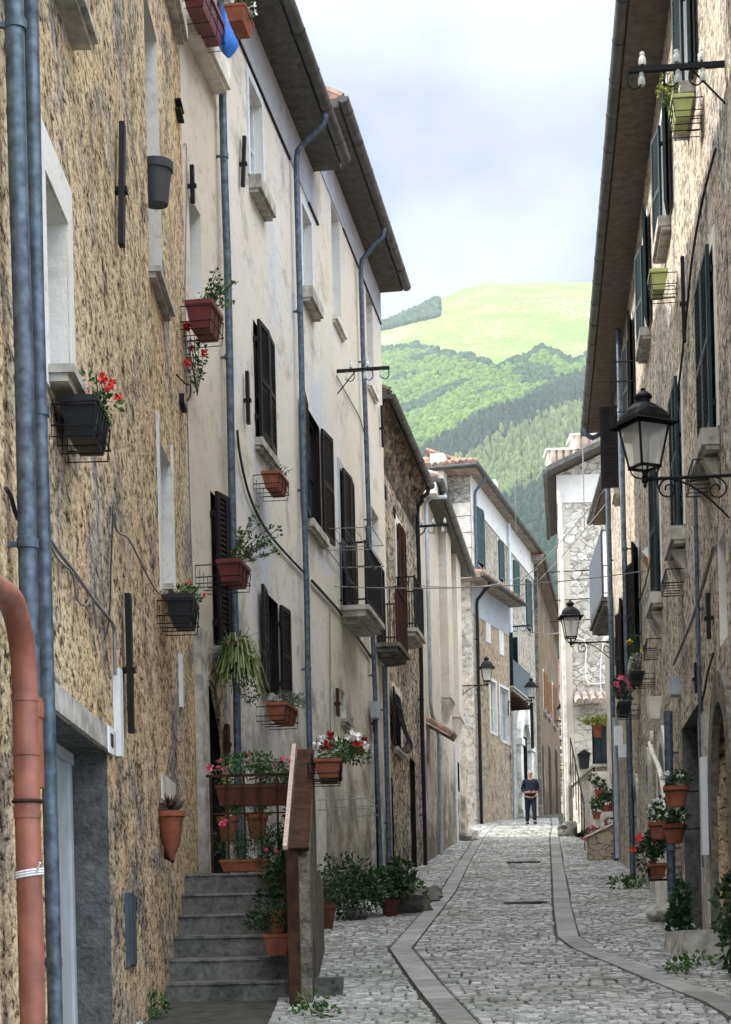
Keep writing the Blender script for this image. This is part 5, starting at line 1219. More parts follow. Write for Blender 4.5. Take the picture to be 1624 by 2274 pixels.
m = MB(fs_); m.box(-0.44, -0.20, 15.3, 16.2, -0.6, -0.14, 0.0, 0.05); m.build('mounting_block', [M['stepst']], st)
# railing on the landing
rl = thing('iron_railing', 'rusty iron railing across the stair landing, hung with geraniums', 'railing', (-1.05, 17.35, 0.86))
m = MB()
m.box(-0.44, 0.44, -0.014, 0.014, 0.93, 0.955); m.box(-0.40, 0.40, -0.006, 0.006, 0.57, 0.585)
for k in range(6): m.box(-0.40 + 0.16 * k - 0.011, -0.40 + 0.16 * k + 0.011, -0.011, 0.011, 0.0, 0.93)
m.build('bars', [M['rust']], rl)
GS = 'potted plants on the stairs and landing'
def pot_at(label, x, y, z, pot, r, n, L, leafm, flowers=(), seed=1, w=0.55, fr=0.03, name='potted_plant', rz=0.0, off_=(0, 0), cat='potted plant', group=GS):
    t_ = thing(name, label, cat, (x, y, z), rz, group)
    if len(pot) == 3: round_pot(t_, pot[0], pot[1], M[pot[2]]); h = pot[1]
    else: box_pot(t_, pot[0], pot[1], pot[2], M[pot[3]]); h = pot[2]
    finish(t_, seed, (off_[0], off_[1], h + r[2] * 0.8), r, n, L, M[leafm], flowers, w, fr=fr); return t_
pot_at('long terracotta trough of pink geraniums hung behind the top of the landing railing', -1.05, 17.50, 1.52, (0.70, 0.18, 0.20, 'terrabrown'), (0.44, 0.17, 0.16), 800, 0.05, 'leaf', [('pink', 12)], 51, fr=0.032)
pot_at('round terracotta pot hung low at the left of the landing railing', -1.30, 17.52, 1.18, (0.11, 0.24, 'terra'), (0.13, 0.1, 0.09), 110, 0.045, 'leaf', seed=52)
pot_at('round terracotta pot hung low in the middle of the landing railing', -1.02, 17.52, 1.20, (0.11, 0.24, 'terra'), (0.14, 0.1, 0.10), 130, 0.045, 'leaf', [('pink', 2)], seed=53)
pot_at('long trough of fine dark green herbs at the foot of the landing railing, left', -1.12, 17.12, 0.865, (0.46, 0.2, 0.11, 'terra'), (0.30, 0.15, 0.23), 1100, 0.032, 'leafdark', [('pink', 3)], seed=54, w=0.4)
pot_at('bushy plant in a trough at the top of the stairs, right end', -0.77, 17.12, 0.865, (0.26, 0.2, 0.06, 'terra'), (0.20, 0.16, 0.24), 650, 0.036, 'leafdark', seed=55)
pot_at('leafy pot with one pink bloom on the highest step by the parapet', -0.80, 16.72, 0.66, (0.11, 0.12, 'terra'), (0.20, 0.15, 0.17), 420, 0.05, 'leafdark', [('pink', 2)], seed=56)
pot_at('leafy terracotta pot on the second step by the parapet', -0.78, 16.05, 0.26, (0.11, 0.2, 'terra'), (0.18, 0.15, 0.22), 480, 0.05, 'leafdark', seed=57)
pot_at('square terracotta pot with trailing leaves on the lowest planted step by the parapet', -0.75, 15.42, 0.062, (0.22, 0.2, 0.18, 'terra'), (0.22, 0.13, 0.16), 300, 0.05, 'leafdark', seed=58, off_=(-0.05, 0))
pot_at('dense green bush hanging at the right end of the landing railing', -0.72, 17.55, 1.0, (0.10, 0.2, 'terra'), (0.14, 0.12, 0.36), 420, 0.05, 'leafdark', seed=59)
wp = thing('window_box', 'terracotta box of dark red and white mandevilla hung outside the stair parapet', 'planter', (-0.30, 16.6, 1.66), math.radians(-90), 'planter on the stair parapet')
box_pot(wp, 0.62, 0.24, 0.17, M['terra']); cage(wp, 0.62, 0.24, 0.17, 0.06); finish(wp, 77, (0.1, 0.12, 0.27), (0.30, 0.24, 0.14), 330, 0.06, M['leaf'], [('darkred', 9), ('petalw', 9)], fr=0.055)
m = MB(); m.tube([(-0.40, -0.14, 0.1), (-0.40, -0.14, 0.2), (0.4, -0.14, 0.2), (0.4, -0.14, 0.1)], 0.01, 4); m.build('hanger', [M['iron']], wp)
# plants and stones along the cream wall
GP = 'potted plants along the cream wall'
x, y, z = ground_at(716, 2068)
pot_at('square red planter with a dark clipped bush behind the stair parapet', x, y + 0.25, G(y), (0.34, 0.34, 0.34, 'terrabrown'), (0.28, 0.26, 0.22), 700, 0.04, 'leafdark', seed=81, group=GP)
x, y, z = ground_at(800, 2050); ground_plant('big dark leafy bush against the cream wall', x - 0.05, y + 0.5, (0.45, 0.6, 0.42), 1300, 0.08, 'leafdark', seed=82, w=0.6, name='bush')
x, y, z = ground_at(868, 2040); pot_at('round red pot with a broad-leaved vine, right of the big dark bush', x, y + 0.3, G(y), (0.13, 0.26, 'terrabrown'), (0.35, 0.4, 0.34), 650, 0.10, 'leafdark', seed=83, w=0.7, group=GP)
x, y, z = ground_at(905, 2030); ground_plant('spreading vine with bright leaves over the boulders by the kerb', x - 0.05, y + 0.8, (0.32, 0.55, 0.30), 420, 0.11, 'leaf', seed=84, w=0.7, name='bush')
for i, (u, v, s_, lab) in enumerate(((905, 2028, 0.30, 'larger dark boulder under the vine by the left kerb strip'), (955, 2005, 0.20, 'small dark boulder at the kerb strip bend'), (1262, 1858, 0.32, 'dark boulder at the corner of the white stone house'), (1042, 1868, 0.26, 'pale corner stone at the foot of the pale house'), (1478, 2050, 0.2, 'smooth grey boulder by the right-hand column'), (790, 2045, 0.14, 'small stone under the big dark bush'))):
    x, y, z = ground_at(u, v); t_ = thing('boulder', lab, 'boulder', (x, y, G(y))); m = MB(); m.blob((0, 0, s_ * 0.45), (s_, s_ * 1.1, s_ * 0.85), i + 1, 0.5, 14, 10); m.build('stone', [M['stonedark'] if i not in (3, 4) else M['stone']], t_, smooth=True)
x, y, z = ground_at(1290, 1850); ground_plant('yellow-green weeds beside the corner boulder', x, y, (0.22, 0.3, 0.14), 150, 0.08, 'leafyel', seed=85)
t_ = thing('stone_block', 'weathered stone step block at the right edge', 'step', (3.55, 18.2, G(18.2))); m = MB(); m.box(-0.42, 0.5, -0.5, 0.6, -0.1, 0.26, -0.05); m.build('stone', [M['stone']], t_)
# ================================================================== far stairs with pots, parapet and railing
fsx = thing('stone_stairs', 'pale stone stairs with pots, rising to the green door of the white house', 'stairs', (5.3, 40.5, G(40.5)))
ff = lambda x, y, z: (x - 5.3, y - 40.5, z - G(40.5))
for k in range(12):
    y = 40.2 + 0.50 * k; z = G(40.2) + 0.21 * (k + 1); x0 = 5.12 + 0.13 * k * 0.5
    m = MB(ff); m.box(x0, x0 + 0.72, y, y + 0.55, z - 1.2, z); m.build('step', [M['quoin']], fsx)
m = MB(ff); m.box(5.98, 7.3, 46.25, 51.45, 3.4, 4.80); m.box(5.92, 7.35, 46.15, 51.4, 4.801, 4.88); m.build('landing', [M['stonehouse']], fsx)
m = MB(ff); m.prism([(4.97, 1.7), (5.70, 1.7), (5.70, 2.93), (4.97, 2.60)], 39.75, 40.1, ax=1); m.build('parapet', [M['tanstone']], fsx)
m = MB(ff); m.prism([(4.93, 2.60), (5.72, 2.952), (5.72, 3.0), (4.93, 2.648)], 39.7, 40.15, ax=1); m.build('coping', [M['quoin']], fsx)
fr_ = thing('iron_railing', 'black iron railing of the raised landing before the green door', 'railing', (6.62, 46.25, 4.88))
m = MB()
m.box(-0.66, 0.7, -0.015, 0.015, 0.95, 0.98); m.box(-0.66, 0.7, -0.01, 0.01, 0.06, 0.08)
for k in range(8): m.box(-0.66 + 0.19 * k - 0.009, -0.66 + 0.19 * k + 0.009, -0.009, 0.009, 0, 0.95)
m.box(-0.69, -0.64, -0.025, 0.025, -1.2, 1.2); m.build('bars', [M['iron']], fr_)
r2 = thing('iron_railing', 'thin iron railing on the left side of the far stairs', 'railing', (4.95, 40.3, G(40.3)))
m = MB()
for k in range(6): m.box(-0.01 + 0.055 * k, 0.01 + 0.055 * k, 0.95 * k - 0.01, 0.95 * k + 0.01, 0.2 + 0.38 * k, 1.25 + 0.40 * k)
m.tube([(0, 0, 1.25), (0.3, 4.9, 3.3)], 0.02, 5); m.build('bars', [M['iron']], r2)
GF = 'pots on the far stone stairs'
for i, (u, v, yy, pr, ph, fo_, fl, lab) in enumerate((
    (1330, 1868, 40.35, 0.20, 0.16, 'leafdark', [('pink', 14)], 'pot of bright pink flowers behind the sloping parapet'),
    (1368, 1842, 41.0, 0.16, 0.24, 'leafdark', [], 'dark leafy pot at the right of the sloping parapet'),
    (1325, 1800, 42.2, 0.11, 0.16, 'leaf', [], 'small leafy pot left on the middle of the far stairs'),
    (1346, 1790, 42.8, 0.13, 0.16, 'leafdark', [('red', 2)], 'red-leaved pot in the middle of the far stairs'),
    (1333, 1775, 44.0, 0.14, 0.22, 'leafdark', [], 'large leafy pot high on the far stairs'),
    (1364, 1795, 42.9, 0.12, 0.22, 'leaf', [], 'tall terracotta pot beside the zinc pipe on the far stairs'))):
    x, y, z = at_depth(u, v, yy); k = round((y - 40.2) / 0.5); zs_ = G(40.2) + 0.21 * (max(0, min(11, int((y - 40.2) / 0.5))) + 1)
    pot_at(lab, x, y, zs_ if y > 40.2 else z, (pr, ph, 'terra'), (pr * 1.7, pr * 1.6, 0.20), 260, 0.08, fo_, fl, seed=90 + i, fr=0.07, group=GF)
GH = 'pots hanging on the landing railing'
for i, (x, sz, lab) in enumerate(((6.05, 0.15, 'terracotta pot with yellow-green trailing plant on the left of the landing railing'), (6.85, 0.16, 'terracotta pot with yellow-green plant on the right of the landing railing'))):
    t_ = thing('hanging_pot', lab, 'flower pot', (x, 46.05, 5.55), 0, GH); round_pot(t_, sz, 0.28, M['terra']); finish(t_, 110 + i, (-0.12 + 0.05 * i, 0, 0.36), (0.50, 0.22, 0.17), 520, 0.075, M['leafyel'], w=0.6)
t_ = thing('wall_lantern', 'small black lantern box on the wall left of the green door', 'lantern', (6.35, 51.36, 5.3)); m = MB(); m.box(-0.16, 0.16, 0, 0.13, 0, 0.42, 0.03); m.prism([(-0.2, 0.42), (0.2, 0.42), (0.0, 0.56)], -0.03, 0.13, ax=1); m.build('body', [M['iron']], t_)

# ================================================================== lamps
def lantern(label, W, y, z, n, s=1.0, cat='street lamp', group='black wall lanterns along the street', yaw=0.35, depth_scroll=True):
    r = thing('wall_lantern', label, cat, W.pt(y, 0, z), W.rot(), group)
    m = MB(); rb = 0.019 * s
    m.tube([(0, 0, 0), (0, n + 0.02, 0)], rb, 8); m.box(-0.035, 0.035, 0, 0.02, -0.55 * n, 0.08)
    c = []
    for k in range(22):   # long S stay below the arm
        t_ = k / 21; c.append((0, 0.05 + t_ * (n * 0.62), -0.46 * n * (1 - t_) ** 1.6 - 0.02 - 0.0 * t_))
    m.tube(c, rb * 0.6, 6)
    for cy, cz, r0, sg in ((n * 0.74, -0.125 * n, 0.12 * n, 1), (n * 0.2, -0.15 * n, 0.13 * n, -1)):
        sp_ = []
        for k in range(24): a = k * 0.36; q = r0 * (1 - k / 30); sp_.append((0, cy + sg * q * math.sin(a), cz + q * math.cos(a)))
        m.tube(sp_, rb * 0.5, 5)
    m.build('bracket', [M['iron']], r)
    # lantern head
    cs, sn = math.cos(yaw), math.sin(yaw)
    fr = lambda x, y, z: ((x * cs - y * sn) * s, n + (x * sn + y * cs) * s, z * s)
    b, t, z0, z1 = 0.115, 0.185, 0.13, 0.56
    m = MB(fr)
    m.lathe([(0.0, -0.10), (0.022, -0.07), (0.012, -0.05), (0.035, -0.03), (0.035, 0.03), (0.02, 0.05), (0.02, 0.10)], (0, 0, 0), 10)
    for a, c_ in ((1, 1), (1, -1), (-1, 1), (-1, -1)):
        m.tube([(a * b, c_ * b, z0), (a * t, c_ * t, z1)], 0.013, 4)
        m.tube(smooth_path([(0, 0, 0.0), (a * b * 0.7, c_ * b * 0.7, 0.04), (a * b, c_ * b, z0)], 4), 0.009, 4)
    for q, z, h in ((b, z0, 0.02), (t, z1, 0.02)):
        for a in (1, -1): m.box(-q - 0.012, q + 0.012, a * q - 0.012, a * q + 0.012, z - h, z + h * 0.4); m.box(a * q - 0.012, a * q + 0.012, -q - 0.012, q + 0.012, z - h, z + h * 0.39)
    fm = m.build('frame', [M['iron']], r)
    m = MB(fr)
    for a in (1, -1):
        m.quad((-b, a * b, z0), (b, a * b, z0), (t, a * t, z1), (-t, a * t, z1)); m.quad((a * b, -b, z0), (a * b, b, z0), (a * t, t, z1), (a * t, -t, z1))
    m.build('glass', [M['lampglass']], fm)
    m = MB(fr); R4 = math.sqrt(2)
    prof = [(0.262, 0.555), (0.265, 0.568), (0.205, 0.595), (0.20, 0.64), (0.18, 0.71), (0.135, 0.765), (0.085, 0.795), (0.07, 0.80), (0.075, 0.84), (0.095, 0.85), (0.09, 0.875), (0.05, 0.91), (0.02, 0.93), (0.03, 0.945), (0.0, 0.96)]
    vs, fs = [], []
    for q, z in prof:
        rn = min(1.0, max(0.0, (z - 0.62) / 0.16))
        for k in range(16):
            a = 2 * math.pi * (k + 0.0) / 16; ca, sa = math.cos(a), math.sin(a); sq = 1 / max(abs(ca), abs(sa)); f_ = sq * (1 - rn) + rn * 1.0
            vs.append((q * ca * f_, q * sa * f_, z))
    for i in range(len(prof) - 1):
        for k in range(16): k2 = (k + 1) % 16; fs.append((i * 16 + k, i * 16 + k2, (i + 1) * 16 + k2, (i + 1) * 16 + k))
    m.add(vs, fs); m.build('lantern_roof', [M['iron']], fm)
    m = MB(fr); m.lathe([(0.0, 0.16), (0.02, 0.17), (0.02, 0.24), (0.045, 0.30), (0.05, 0.38), (0.03, 0.46), (0.0, 0.49)], (0, 0, 0), 10); m.build('bulb', [M['bulb']], fm, smooth=True)
    return r
lantern('nearest and largest black lantern, on a scrolled bracket at the right', WR, 16.0, 4.22, 0.78, 0.85, yaw=0.55)
lantern('black lantern on a scrolled arm in front of the white stone house', WR, 38.9, 6.74, 0.95, 0.98, yaw=0.1)
lantern('black lantern on the left, over the ochre house windows', W4, 49.3, 7.42, 0.88, 0.82, yaw=0.1)
lantern('farther black lantern beside the blue-grey balcony', W5, 63.7, 8.98, 0.85, 0.85, yaw=0.0)
lantern('tiny far black lantern at the mouth of the lane', W7, 86, 11.2, 0.45, 1.0, yaw=0.0)
m = MB(); p0 = Vector(W5.pt(63.7, 0.85, 8.9)); m.tube([tuple(p0), tuple(p0 - Vector((0, 0, 1.6)))], 0.06, 6)
o = m.build('lamp_post_tube', [M['iron']]); tag(o, 'dark vertical tube hanging below the farther lantern', 'tube')

# ================================================================== insulator brackets
def insul_bracket(label, W, y, z, L, tops, hooks, s=1.0, porc=()):
    r = thing('insulator_bracket', label, 'insulator bracket', W.pt(y, 0, z), W.rot(), 'iron insulator brackets on the walls')
    m = MB(); m.box(-0.025, 0.025, 0.0, L, -0.022 * s, 0.022 * s); m.tube([(0, 0.0, -0.35), (0, L * 0.35, -0.02)], 0.010, 5)
    for q in hooks:
        m.tube(smooth_path([(0, q, 0), (0, q + 0.01, -0.12 * s), (0, q - 0.05 * s, -0.17 * s), (0, q - 0.11 * s, -0.13 * s), (0, q - 0.11 * s, -0.07 * s)], 4), 0.008 * s, 5)
    for q in tops: m.tube([(0, q, 0), (0, q, 0.08 * s)], 0.010 * s, 5)
    m.build('bar', [M['iron']], r)
    pr = [(0.0, 0.16), (0.018, 0.155), (0.024, 0.135), (0.018, 0.12), (0.030, 0.105), (0.034, 0.06), (0.030, 0.04), (0.0, 0.045)]
    for q in tops:
        m = MB(); m.lathe([(a * s, b * s) for a, b in pr], (0, q, 0), 12); m.build('insulator', [M['porc'] if q in porc else M['insul']], r, smooth=True)
    for q in hooks:
        m = MB(); m.lathe([(a * s, (b - 0.18) * s) for a, b in pr], (0, q - 0.11 * s, 0), 12); m.build('insulator', [M['insul']], r, smooth=True)
    return r
insul_bracket('black bar with glass insulators sticking out over the second zinc pipe', W2, 27.9, 9.1, 0.82, (0.22, 0.48), (0.26, 0.55, 0.80))
insul_bracket('iron bar with glass insulators at the black drainpipe of the rubble house', W3, 39.5, 9.45, 0.75, (0.15, 0.40, 0.66), (0.2, 0.42, 0.72), 1.0)
insul_bracket('heavy bar with white and glass insulators at the top right', WR, 16.0, 7.86, 0.84, (0.20, 0.42, 0.72), (0.30, 0.52, 0.84), 1.0, porc=(0.72,))
insul_bracket('small distant insulator bar beside the low ochre house', W6, 67.9, 12.4, 0.8, (0.2, 0.5), (0.3, 0.6), 1.2)

# ================================================================== cables across the street
def cable(label, p, q, sag, r=0.008, mat='cable', n=16):
    P_ = [Vector(p).lerp(Vector(q), k / n) - Vector((0, 0, sag * 4 * (k / n) * (1 - k / n))) for k in range(n + 1)]
    m = MB(); m.tube([tuple(v) for v in P_], r, 5); o = m.build('overhead_cable', [M[mat]]); return tag(o, label, 'cable', 'cables over the street')
cable('thin cable crossing the street low, just above the balcony railings', wpos(W2, 742, 1302), wpos(WR, 1432, 1268, 0.05), 0.12, 0.008)
cable('thin cable slanting up from the tall house to the white stone house, upper one', wpos(W6, 1145, 1300, 0.3), wpos(WN, 1345, 1085, 0.3), 0.15, 0.012)
cable('thin cable slanting up from the tall house to the white stone house, lower one', wpos(W6, 1150, 1330, 0.3), wpos(WN, 1345, 1120, 0.3), 0.15, 0.012)
cable('thin cable behind the second lantern, reaching the ochre house', wpos(W6, 1165, 1400, 0.5), wpos(WN, 1345, 1380, 0.1), 0.2, 0.012)
cable('thin cable from the rubble house balcony towards the pale house', wpos(W3, 930, 1300, 0.3), wpos(W6, 1195, 1262, 0.3), 0.3, 0.012)
# rods and drying frame by the balcony
r = thing('drying_rack', 'blue-armed folding drying rack fixed beside the iron balcony', 'drying rack', W2.pt(26.9, 0, 5.9), W2.rot())
m = MB()
for yy in (0.25, 0.60): m.tube(smooth_path([(-0.5, yy, -0.35 + yy * 0.6), (-0.1, yy, -0.36 + yy * 0.6), (0.25, yy, -0.2 + yy * 0.6), (0.38, yy, 0.1 + yy * 0.6)], 5), 0.02, 6)
m.build('arms', [M['zinc']], r)
m = MB()
for z in (0.42, 0.10): m.tube([(-0.7, 0.05, z), (0.5, 0.05, z), (0.5, 0.7, z - 0.02), (-0.7, 0.7, z - 0.02), (-0.7, 0.05, z)], 0.008, 4)
for k in range(4): m.tube([(-0.7, 0.15 + 0.14 * k, 0.42), (0.5, 0.15 + 0.14 * k, 0.42)], 0.004, 4)
m.build('wires', [M['cable']], r)
r = thing('drying_rack', 'thin wire drying frame beyond the mandevilla box', 'drying rack', W2.pt(25.6, 0, 2.1), W2.rot())
m = MB()
for z in (0.0, 0.14): m.tube([(-0.8, 0.02, z), (-0.8, 0.7, z), (0.5, 0.7, z), (0.5, 0.02, z)], 0.007, 4)
m.build('wires', [M['cable']], r)
r = thing('flag', 'small white and orange pennant hanging on the right wall behind the nearest lantern', 'pennant', wpos(WR, 1440, 1240, 0.12), WR.rot()); m = MB()
m.prism([(0.0, 0.16), (0.09, 0.1), (0.0, -0.0)], -0.004, 0.004); m.build('cloth', [M['petalw']], r); m = MB(); m.prism([(0.0, -0.002), (0.06, 0.06), (0.07, -0.02), (0.01, -0.16)], -0.0035, 0.0035); m.build('cloth_tip', [M['orangewood']], r)
# blue bag
p = wpos(W2, 508, 128, 0.35); bgm = MB(); rr = random.Random(2)
NV, NU = 10, 14; vs = []
for i in range(NV + 1):
    t_ = i / NV; rad = 0.02 + 0.075 * math.sin(min(1, t_ * 1.15) * math.pi * 0.62) if t_ < 0.9 else 0.06 * (1 - (t_ - 0.9) * 8)
    for k in range(NU):
        a = 2 * math.pi * k / NU; f_ = rad * (1 + 0.25 * math.sin(3 * a + 1) * t_ + 0.12 * math.sin(7 * a)); vs.append((f_ * math.cos(a) - 0.02 * (1 - t_), f_ * math.sin(a) * 0.7 - 0.08 * (1 - t_), 0.52 * (1 - t_)))
bgm.add(vs, [(i * NU + k, i * NU + (k + 1) % NU, (i + 1) * NU + (k + 1) % NU, (i + 1) * NU + k) for i in range(NV) for k in range(NU)] + [tuple(range(NV * NU, NV * NU + NU))])
o = bgm.build('plastic_bag', [M['bluebag']], smooth=True); o.location = p; tag(o, 'crumpled bright blue plastic bag hanging at the top by the zinc pipe', 'bag')
# drain grates and manholes
for (u0, u1, v, lab) in ((1120, 1216, 2010, 'nearer iron drain grate across the carriageway'), (1126, 1202, 1919, 'farther iron drain grate across the carriageway')):
    x0, y, z = ground_at(u0, v); x1 = ground_at(u1, v)[0]; t_ = thing('drain_grate', lab, 'drain grate', ((x0 + x1) / 2, y, G(y) + 0.024), 0, 'drain grates in the street'); L = (x1 - x0) / 2
    m = MB(); m.box(-L, L, -0.17, 0.17, -0.02, 0.001); m.build('pit', [M['stonedark']], t_); m = MB(); m.box(-L, L, -0.18, -0.15, 0, 0.016); m.box(-L, L, 0.15, 0.18, 0, 0.016)
    k = -L
    while k < L: m.box(k, k + 0.018, -0.149, 0.149, 0.002, 0.015); k += 0.04
    m.build('bars', [M['grate']], t_)
# tv antennas
for i, (p, lab) in enumerate((((5.9, 66.5, 17.6), 'thin television antenna above the tall house roof'), ((5.7, 45, 12.6), 'thin television antenna behind the long right eave'))):
    t_ = thing('antenna', lab, 'antenna', p, 0, 'television antennas'); m = MB(); m.tube([(0, 0, -2), (0, 0, 0.5)], 0.015, 5); m.tube([(-0.5, 0, 0.4), (0.5, 0, 0.5)], 0.01, 4)
    for k in range(5): m.tube([(-0.4 + 0.2 * k, -0.2, 0.41 + 0.02 * k), (-0.4 + 0.2 * k, 0.2, 0.41 + 0.02 * k)], 0.006, 4)
    m.build('mast', [M['cable']], t_)
# lane foliage
r = thing('climbing_plant', 'dark climbing plant in the lane left of the white stone house', 'plant', (10.55, 98, 8.0)); finish(r, 120, (0, 0, 3.0), (0.45, 0.6, 3.2), 900, 0.24, M['leafdark'], [('yellow', 5)], fr=0.15); 

# ================================================================== person
def skinned(name, verts, edges, rad, mat, parent, root=0, sub=2):
    me = bpy.data.meshes.new(name); me.from_pydata(verts, edges, []); me.update()
    o = bpy.data.objects.new(name, me); COL.objects.link(o); o.parent = parent
    me.materials.append(mat)
    md = o.modifiers.new('skin', 'SKIN'); md.use_smooth_shade = True
    if not me.skin_vertices: pass
    for i, r_ in enumerate(rad): sv = me.skin_vertices[0].data[i]; sv.radius = r_ if isinstance(r_, tuple) else (r_, r_); sv.use_root = (i == root)
    s = o.modifiers.new('sub', 'SUBSURF'); s.levels = sub; s.render_levels = sub
    return o
gx, gy, gz = ground_at(1180, 1832)
ps = thing('person', 'elderly man in a navy shirt and dark trousers walking down the street', 'person', (gx, gy, gz + 0.01), math.radians(4))
V, E, Rd = [], [], []
def vx(p, r): V.append(p); Rd.append(r); return len(V) - 1
def ch(a, *pts):
    for p, r in pts: i = vx(p, r); E.append((a, i)); a = i
    return a
pel = vx((0, 0, 0.93), (0.15, 0.11))
ab = ch(pel, ((0, -0.005, 1.08), (0.145, 0.115)), ((0, 0, 1.25), (0.14, 0.105)), ((0, 0.01, 1.40), (0.10, 0.08)))
nk = ch(ab, ((0, 0.0, 1.50), (0.055, 0.058)), ((0, -0.012, 1.555), (0.06, 0.07)), ((0, -0.018, 1.63), (0.076, 0.092)), ((0, -0.01, 1.69), (0.066, 0.078)))
hands = []
for s_ in (-1, 1):
    el = ch(ab, ((s_ * 0.19, 0.01, 1.40), 0.062), ((s_ * 0.255, 0.05, 1.13), 0.046))
    wr = ch(el, ((s_ * 0.20, -0.14, 1.03), 0.034), ((s_ * 0.13, -0.20, 1.03), 0.026), ((s_ * 0.09, -0.22, 1.03), (0.036, 0.022)))
    for f_, (dz, L) in enumerate(((0.032, 0.065), (0.012, 0.075), (-0.008, 0.072), (-0.027, 0.055))):
        ch(wr, ((s_ * 0.055, -0.235, 1.03 + dz), 0.011), ((s_ * (0.055 - L * 0.5), -0.232, 1.028 + dz), 0.009), ((s_ * (0.055 - L * 0.6), -0.205, 1.02 + dz), 0.008))
    ch(wr, ((s_ * 0.10, -0.235, 1.07), 0.012), ((s_ * 0.075, -0.25, 1.095), 0.009))
for s_, fy in ((-1, 0.17), (1, -0.20)):
    kn = ch(pel, ((s_ * 0.09, 0.0, 0.84), 0.10), ((s_ * 0.095, -0.03 + fy * 0.5, 0.48), 0.062))
    an = ch(kn, ((s_ * 0.09, fy, 0.10), 0.042), ((s_ * 0.09, fy - 0.02, 0.045), 0.045)); ch(an, ((s_ * 0.10, fy - 0.13, 0.035), (0.045, 0.03)))
skinned('body', V, E, Rd, M['skin'], ps, 0)
def garment(name, chains, mat, root=0):
    V2, E2, R2 = [], [], []; idx = {}
    for c_ in chains:
        a = None
        for p, r in c_:
            if p in idx: i = idx[p]
            else: V2.append(p); R2.append(r); i = len(V2) - 1; idx[p] = i
            if a is not None and a != i: E2.append((a, i))
            a = i
    return skinned(name, V2, E2, R2, mat, ps, root)
T0, T1_, T2, T3 = ((0, 0, 0.86), (0.205, 0.165)), ((0, -0.01, 1.08), (0.215, 0.175)), ((0, 0, 1.25), (0.19, 0.15)), ((0, 0.01, 1.41), (0.15, 0.12))
garment('shirt', [[T0, T1_, T2, T3, ((0, 0.005, 1.50), (0.07, 0.07))]] + [[T3, ((s_ * 0.19, 0.01, 1.405), 0.080), ((s_ * 0.258, 0.05, 1.13), 0.066), ((s_ * 0.185, -0.155, 1.03), 0.046)] for s_ in (-1, 1)], M['navy'])
H0 = ((0, 0, 0.95), (0.165, 0.125))
garment('trousers', [[H0, ((s_ * 0.092, 0.0, 0.84), 0.118), ((s_ * 0.097, -0.03 + fy * 0.5, 0.48), 0.082), ((s_ * 0.092, fy, 0.09), 0.066)] for s_, fy in ((-1, 0.17), (1, -0.20))], M['trouser'])
for s_, fy in ((-1, 0.17), (1, -0.20)):
    m = MB(); m.blob((s_ * 0.095, fy - 0.06, 0.04), (0.055, 0.15, 0.05), 1, 0.05, 12, 8); m.build('shoe', [M['shoe']], ps, smooth=True)
m = MB(); m.blob((0, 0.012, 1.685), (0.083, 0.095, 0.075), 3, 0.08, 14, 9); hr_ = m.build('hair', [M['hair']], ps, smooth=True)
m = MB(); m.blob((0, -0.108, 1.635), (0.013, 0.02, 0.024), 2, 0.05, 8, 6)
for s_ in (-1, 1): m.blob((s_ * 0.082, -0.01, 1.64), (0.01, 0.02, 0.032), 2, 0.05, 8, 6)
m.build('face', [M['skin']], ps, smooth=True)
m = MB()
for s_ in (-1, 1): m.blob((s_ * 0.030, -0.096, 1.655), (0.010, 0.006, 0.006), 2, 0.0, 8, 5)
m.box(-0.022, 0.022, -0.105, -0.098, 1.592, 1.598); m.build('eyes_and_mouth', [M['trouser']], ps)
# ================================================================== forest on the hill
def ico():
    bpy_m = bpy.data.meshes.new('tmp'); import bmesh
    b = bmesh.new(); bmesh.ops.create_icosphere(b, subdivisions=2, radius=1.0); b.verts.ensure_lookup_table()
    v = np.array([tuple(x.co) for x in b.verts]); f = np.array([[q.index for q in x.verts] for x in b.faces]); b.free(); bpy.data.meshes.remove(bpy_m)
    return v, f
iv, ifc = ico()
rg = np.random.default_rng(4)
def pw(u, T_):
    if u <= T_[0][0]: return T_[0][1]
    for (a, b), (c, d) in zip(T_, T_[1:]):
        if u <= c: return b + (d - b) * (u - a) / (c - a)
    return T_[-1][1]
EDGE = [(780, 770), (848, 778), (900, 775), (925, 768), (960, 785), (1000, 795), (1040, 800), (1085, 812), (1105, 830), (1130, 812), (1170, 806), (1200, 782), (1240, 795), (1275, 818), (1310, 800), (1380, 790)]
D1a = [(800, 1060), (935, 1010), (1000, 975), (1080, 930), (1160, 905), (1230, 868), (1290, 845), (1400, 800)]  # D lines bound crowns coloured dark to paint shade across the slope
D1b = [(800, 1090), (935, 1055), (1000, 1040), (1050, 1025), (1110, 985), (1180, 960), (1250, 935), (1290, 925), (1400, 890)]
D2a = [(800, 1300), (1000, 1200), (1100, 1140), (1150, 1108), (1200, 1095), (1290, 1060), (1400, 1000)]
variants = []
for k in range(10):
    sd = Vector((k * 3.7, 1.1, 5.2)); q = iv.copy()
    for i in range(len(q)):
        d = Vector(q[i]); f = 1 + 0.55 * mnoise.noise(d * 1.6 + sd) + 0.35 * mnoise.noise(d * 3.6 + sd); q[i] = q[i] * f
    variants.append(q)
VV, FF, MI = [], [], []; off_n = 0
cnt = 0
y = 1250.0
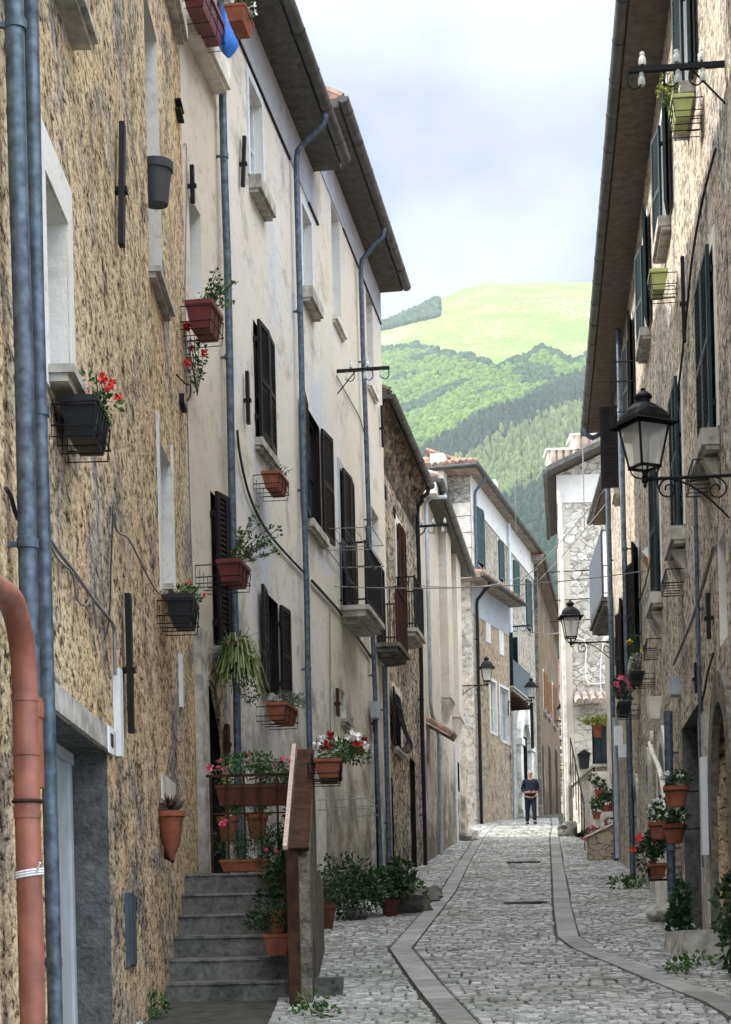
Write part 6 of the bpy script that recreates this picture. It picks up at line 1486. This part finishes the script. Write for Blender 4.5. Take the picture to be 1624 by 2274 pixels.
while y < 4300:
    sp = 8.5 if y < 3450 else 9.5
    xs_ = np.arange(-0.035 * y, 0.185 * y, sp)
    for x in xs_:
        px = x + rg.uniform(-4, 4); py = y + rg.uniform(-4, 4); z = hill_z(px, py)
        k, kz = px / py, z / py; v = CY - kz * FPX; u = CX + k * FPX - ROLL * (CY - v)
        e = pw(u, EDGE) + 9 * mnoise.noise(Vector((px / 60, py / 60, 0)))
        onridge = u < 975 and v < 745 and v < 712 + (960 - u) * 0.22 and py > 3700
        if v < e and not onridge:
            continue
        if rg.random() < 0.04: continue
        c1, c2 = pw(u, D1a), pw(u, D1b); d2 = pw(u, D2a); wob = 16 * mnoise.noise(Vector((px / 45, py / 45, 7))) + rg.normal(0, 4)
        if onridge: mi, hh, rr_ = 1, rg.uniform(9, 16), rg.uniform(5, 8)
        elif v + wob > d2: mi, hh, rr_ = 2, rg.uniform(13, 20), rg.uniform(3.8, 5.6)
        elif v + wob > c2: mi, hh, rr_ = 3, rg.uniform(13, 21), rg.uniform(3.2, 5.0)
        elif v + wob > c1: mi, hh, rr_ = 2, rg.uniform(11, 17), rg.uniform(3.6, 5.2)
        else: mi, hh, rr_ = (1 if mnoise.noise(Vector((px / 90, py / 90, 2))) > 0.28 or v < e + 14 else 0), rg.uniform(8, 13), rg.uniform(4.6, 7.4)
        q = variants[rg.integers(10)]; a = rg.uniform(0, 6.28); ca, sa = math.cos(a), math.sin(a)
        con = 0.75 if mi in (2, 3) else 0.0
        w = (q[:, 2:3] * -0.5 * con + 1.0)
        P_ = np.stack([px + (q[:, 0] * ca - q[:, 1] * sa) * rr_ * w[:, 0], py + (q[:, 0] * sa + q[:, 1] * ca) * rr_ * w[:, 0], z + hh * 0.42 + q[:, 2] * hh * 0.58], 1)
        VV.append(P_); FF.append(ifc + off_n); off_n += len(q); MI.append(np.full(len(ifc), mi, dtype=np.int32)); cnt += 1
    y += sp
print('trees', cnt)
VV = np.concatenate(VV).astype(np.float32); FF = np.concatenate(FF).astype(np.int32); MI = np.concatenate(MI)
me = bpy.data.meshes.new('forest'); me.vertices.add(len(VV)); me.vertices.foreach_set('co', VV.ravel())
me.loops.add(FF.size); me.loops.foreach_set('vertex_index', FF.ravel())
me.polygons.add(len(FF)); me.polygons.foreach_set('loop_start', np.arange(0, FF.size, 3, dtype=np.int32))
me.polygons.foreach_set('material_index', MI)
def mat_tree(name, c0, c1):
    t = NT(name); g = t.n.new('ShaderNodeNewGeometry')
    c = t.ramp(g.outputs['Random Per Island'], [(0.0, c0), (1.0, c1)])
    c = t.mix(1.0, c, t.ramp(t.noise(0.9, 4, 0.7), [(0.3, 0.6), (0.7, 1.25)]), 'MULTIPLY')
    t.col(c); t.rough(0.9, 0.1); t.bump(t.noise(0.7, 4, 0.7), 1.0, 1.2); return t.m
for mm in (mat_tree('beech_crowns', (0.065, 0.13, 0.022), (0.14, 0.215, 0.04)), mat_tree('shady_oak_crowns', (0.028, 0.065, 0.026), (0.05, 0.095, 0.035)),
           mat_tree('shaded_spruce_crowns', (0.012, 0.034, 0.020), (0.026, 0.055, 0.028)), mat_tree('pale_pine_crowns', (0.085, 0.13, 0.042), (0.15, 0.19, 0.065))): me.materials.append(mm)  # spruce tone holds the painted shade bands
me.update(); me.validate()
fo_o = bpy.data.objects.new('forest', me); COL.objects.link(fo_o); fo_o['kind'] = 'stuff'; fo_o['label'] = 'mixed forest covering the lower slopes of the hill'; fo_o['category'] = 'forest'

# ================================================================== air between the street and the hill
m = MB(); m.box(-1400, 2400, -60, 5600, -6, 2300); hz = m.build('haze', [M['hill']], kind='stuff')
hm = bpy.data.materials.new('haze_air'); hm.use_nodes = True; n_ = hm.node_tree.nodes; n_.clear()
ho = n_.new('ShaderNodeOutputMaterial'); hv = n_.new('ShaderNodeVolumePrincipled'); hv.inputs['Density'].default_value = 0.00005; hv.inputs['Color'].default_value = (0.82, 0.90, 1.0, 1); hv.inputs['Anisotropy'].default_value = 0.1
hm.node_tree.links.new(hv.outputs[0], ho.inputs['Volume']); hz.data.materials.clear(); hz.data.materials.append(hm)
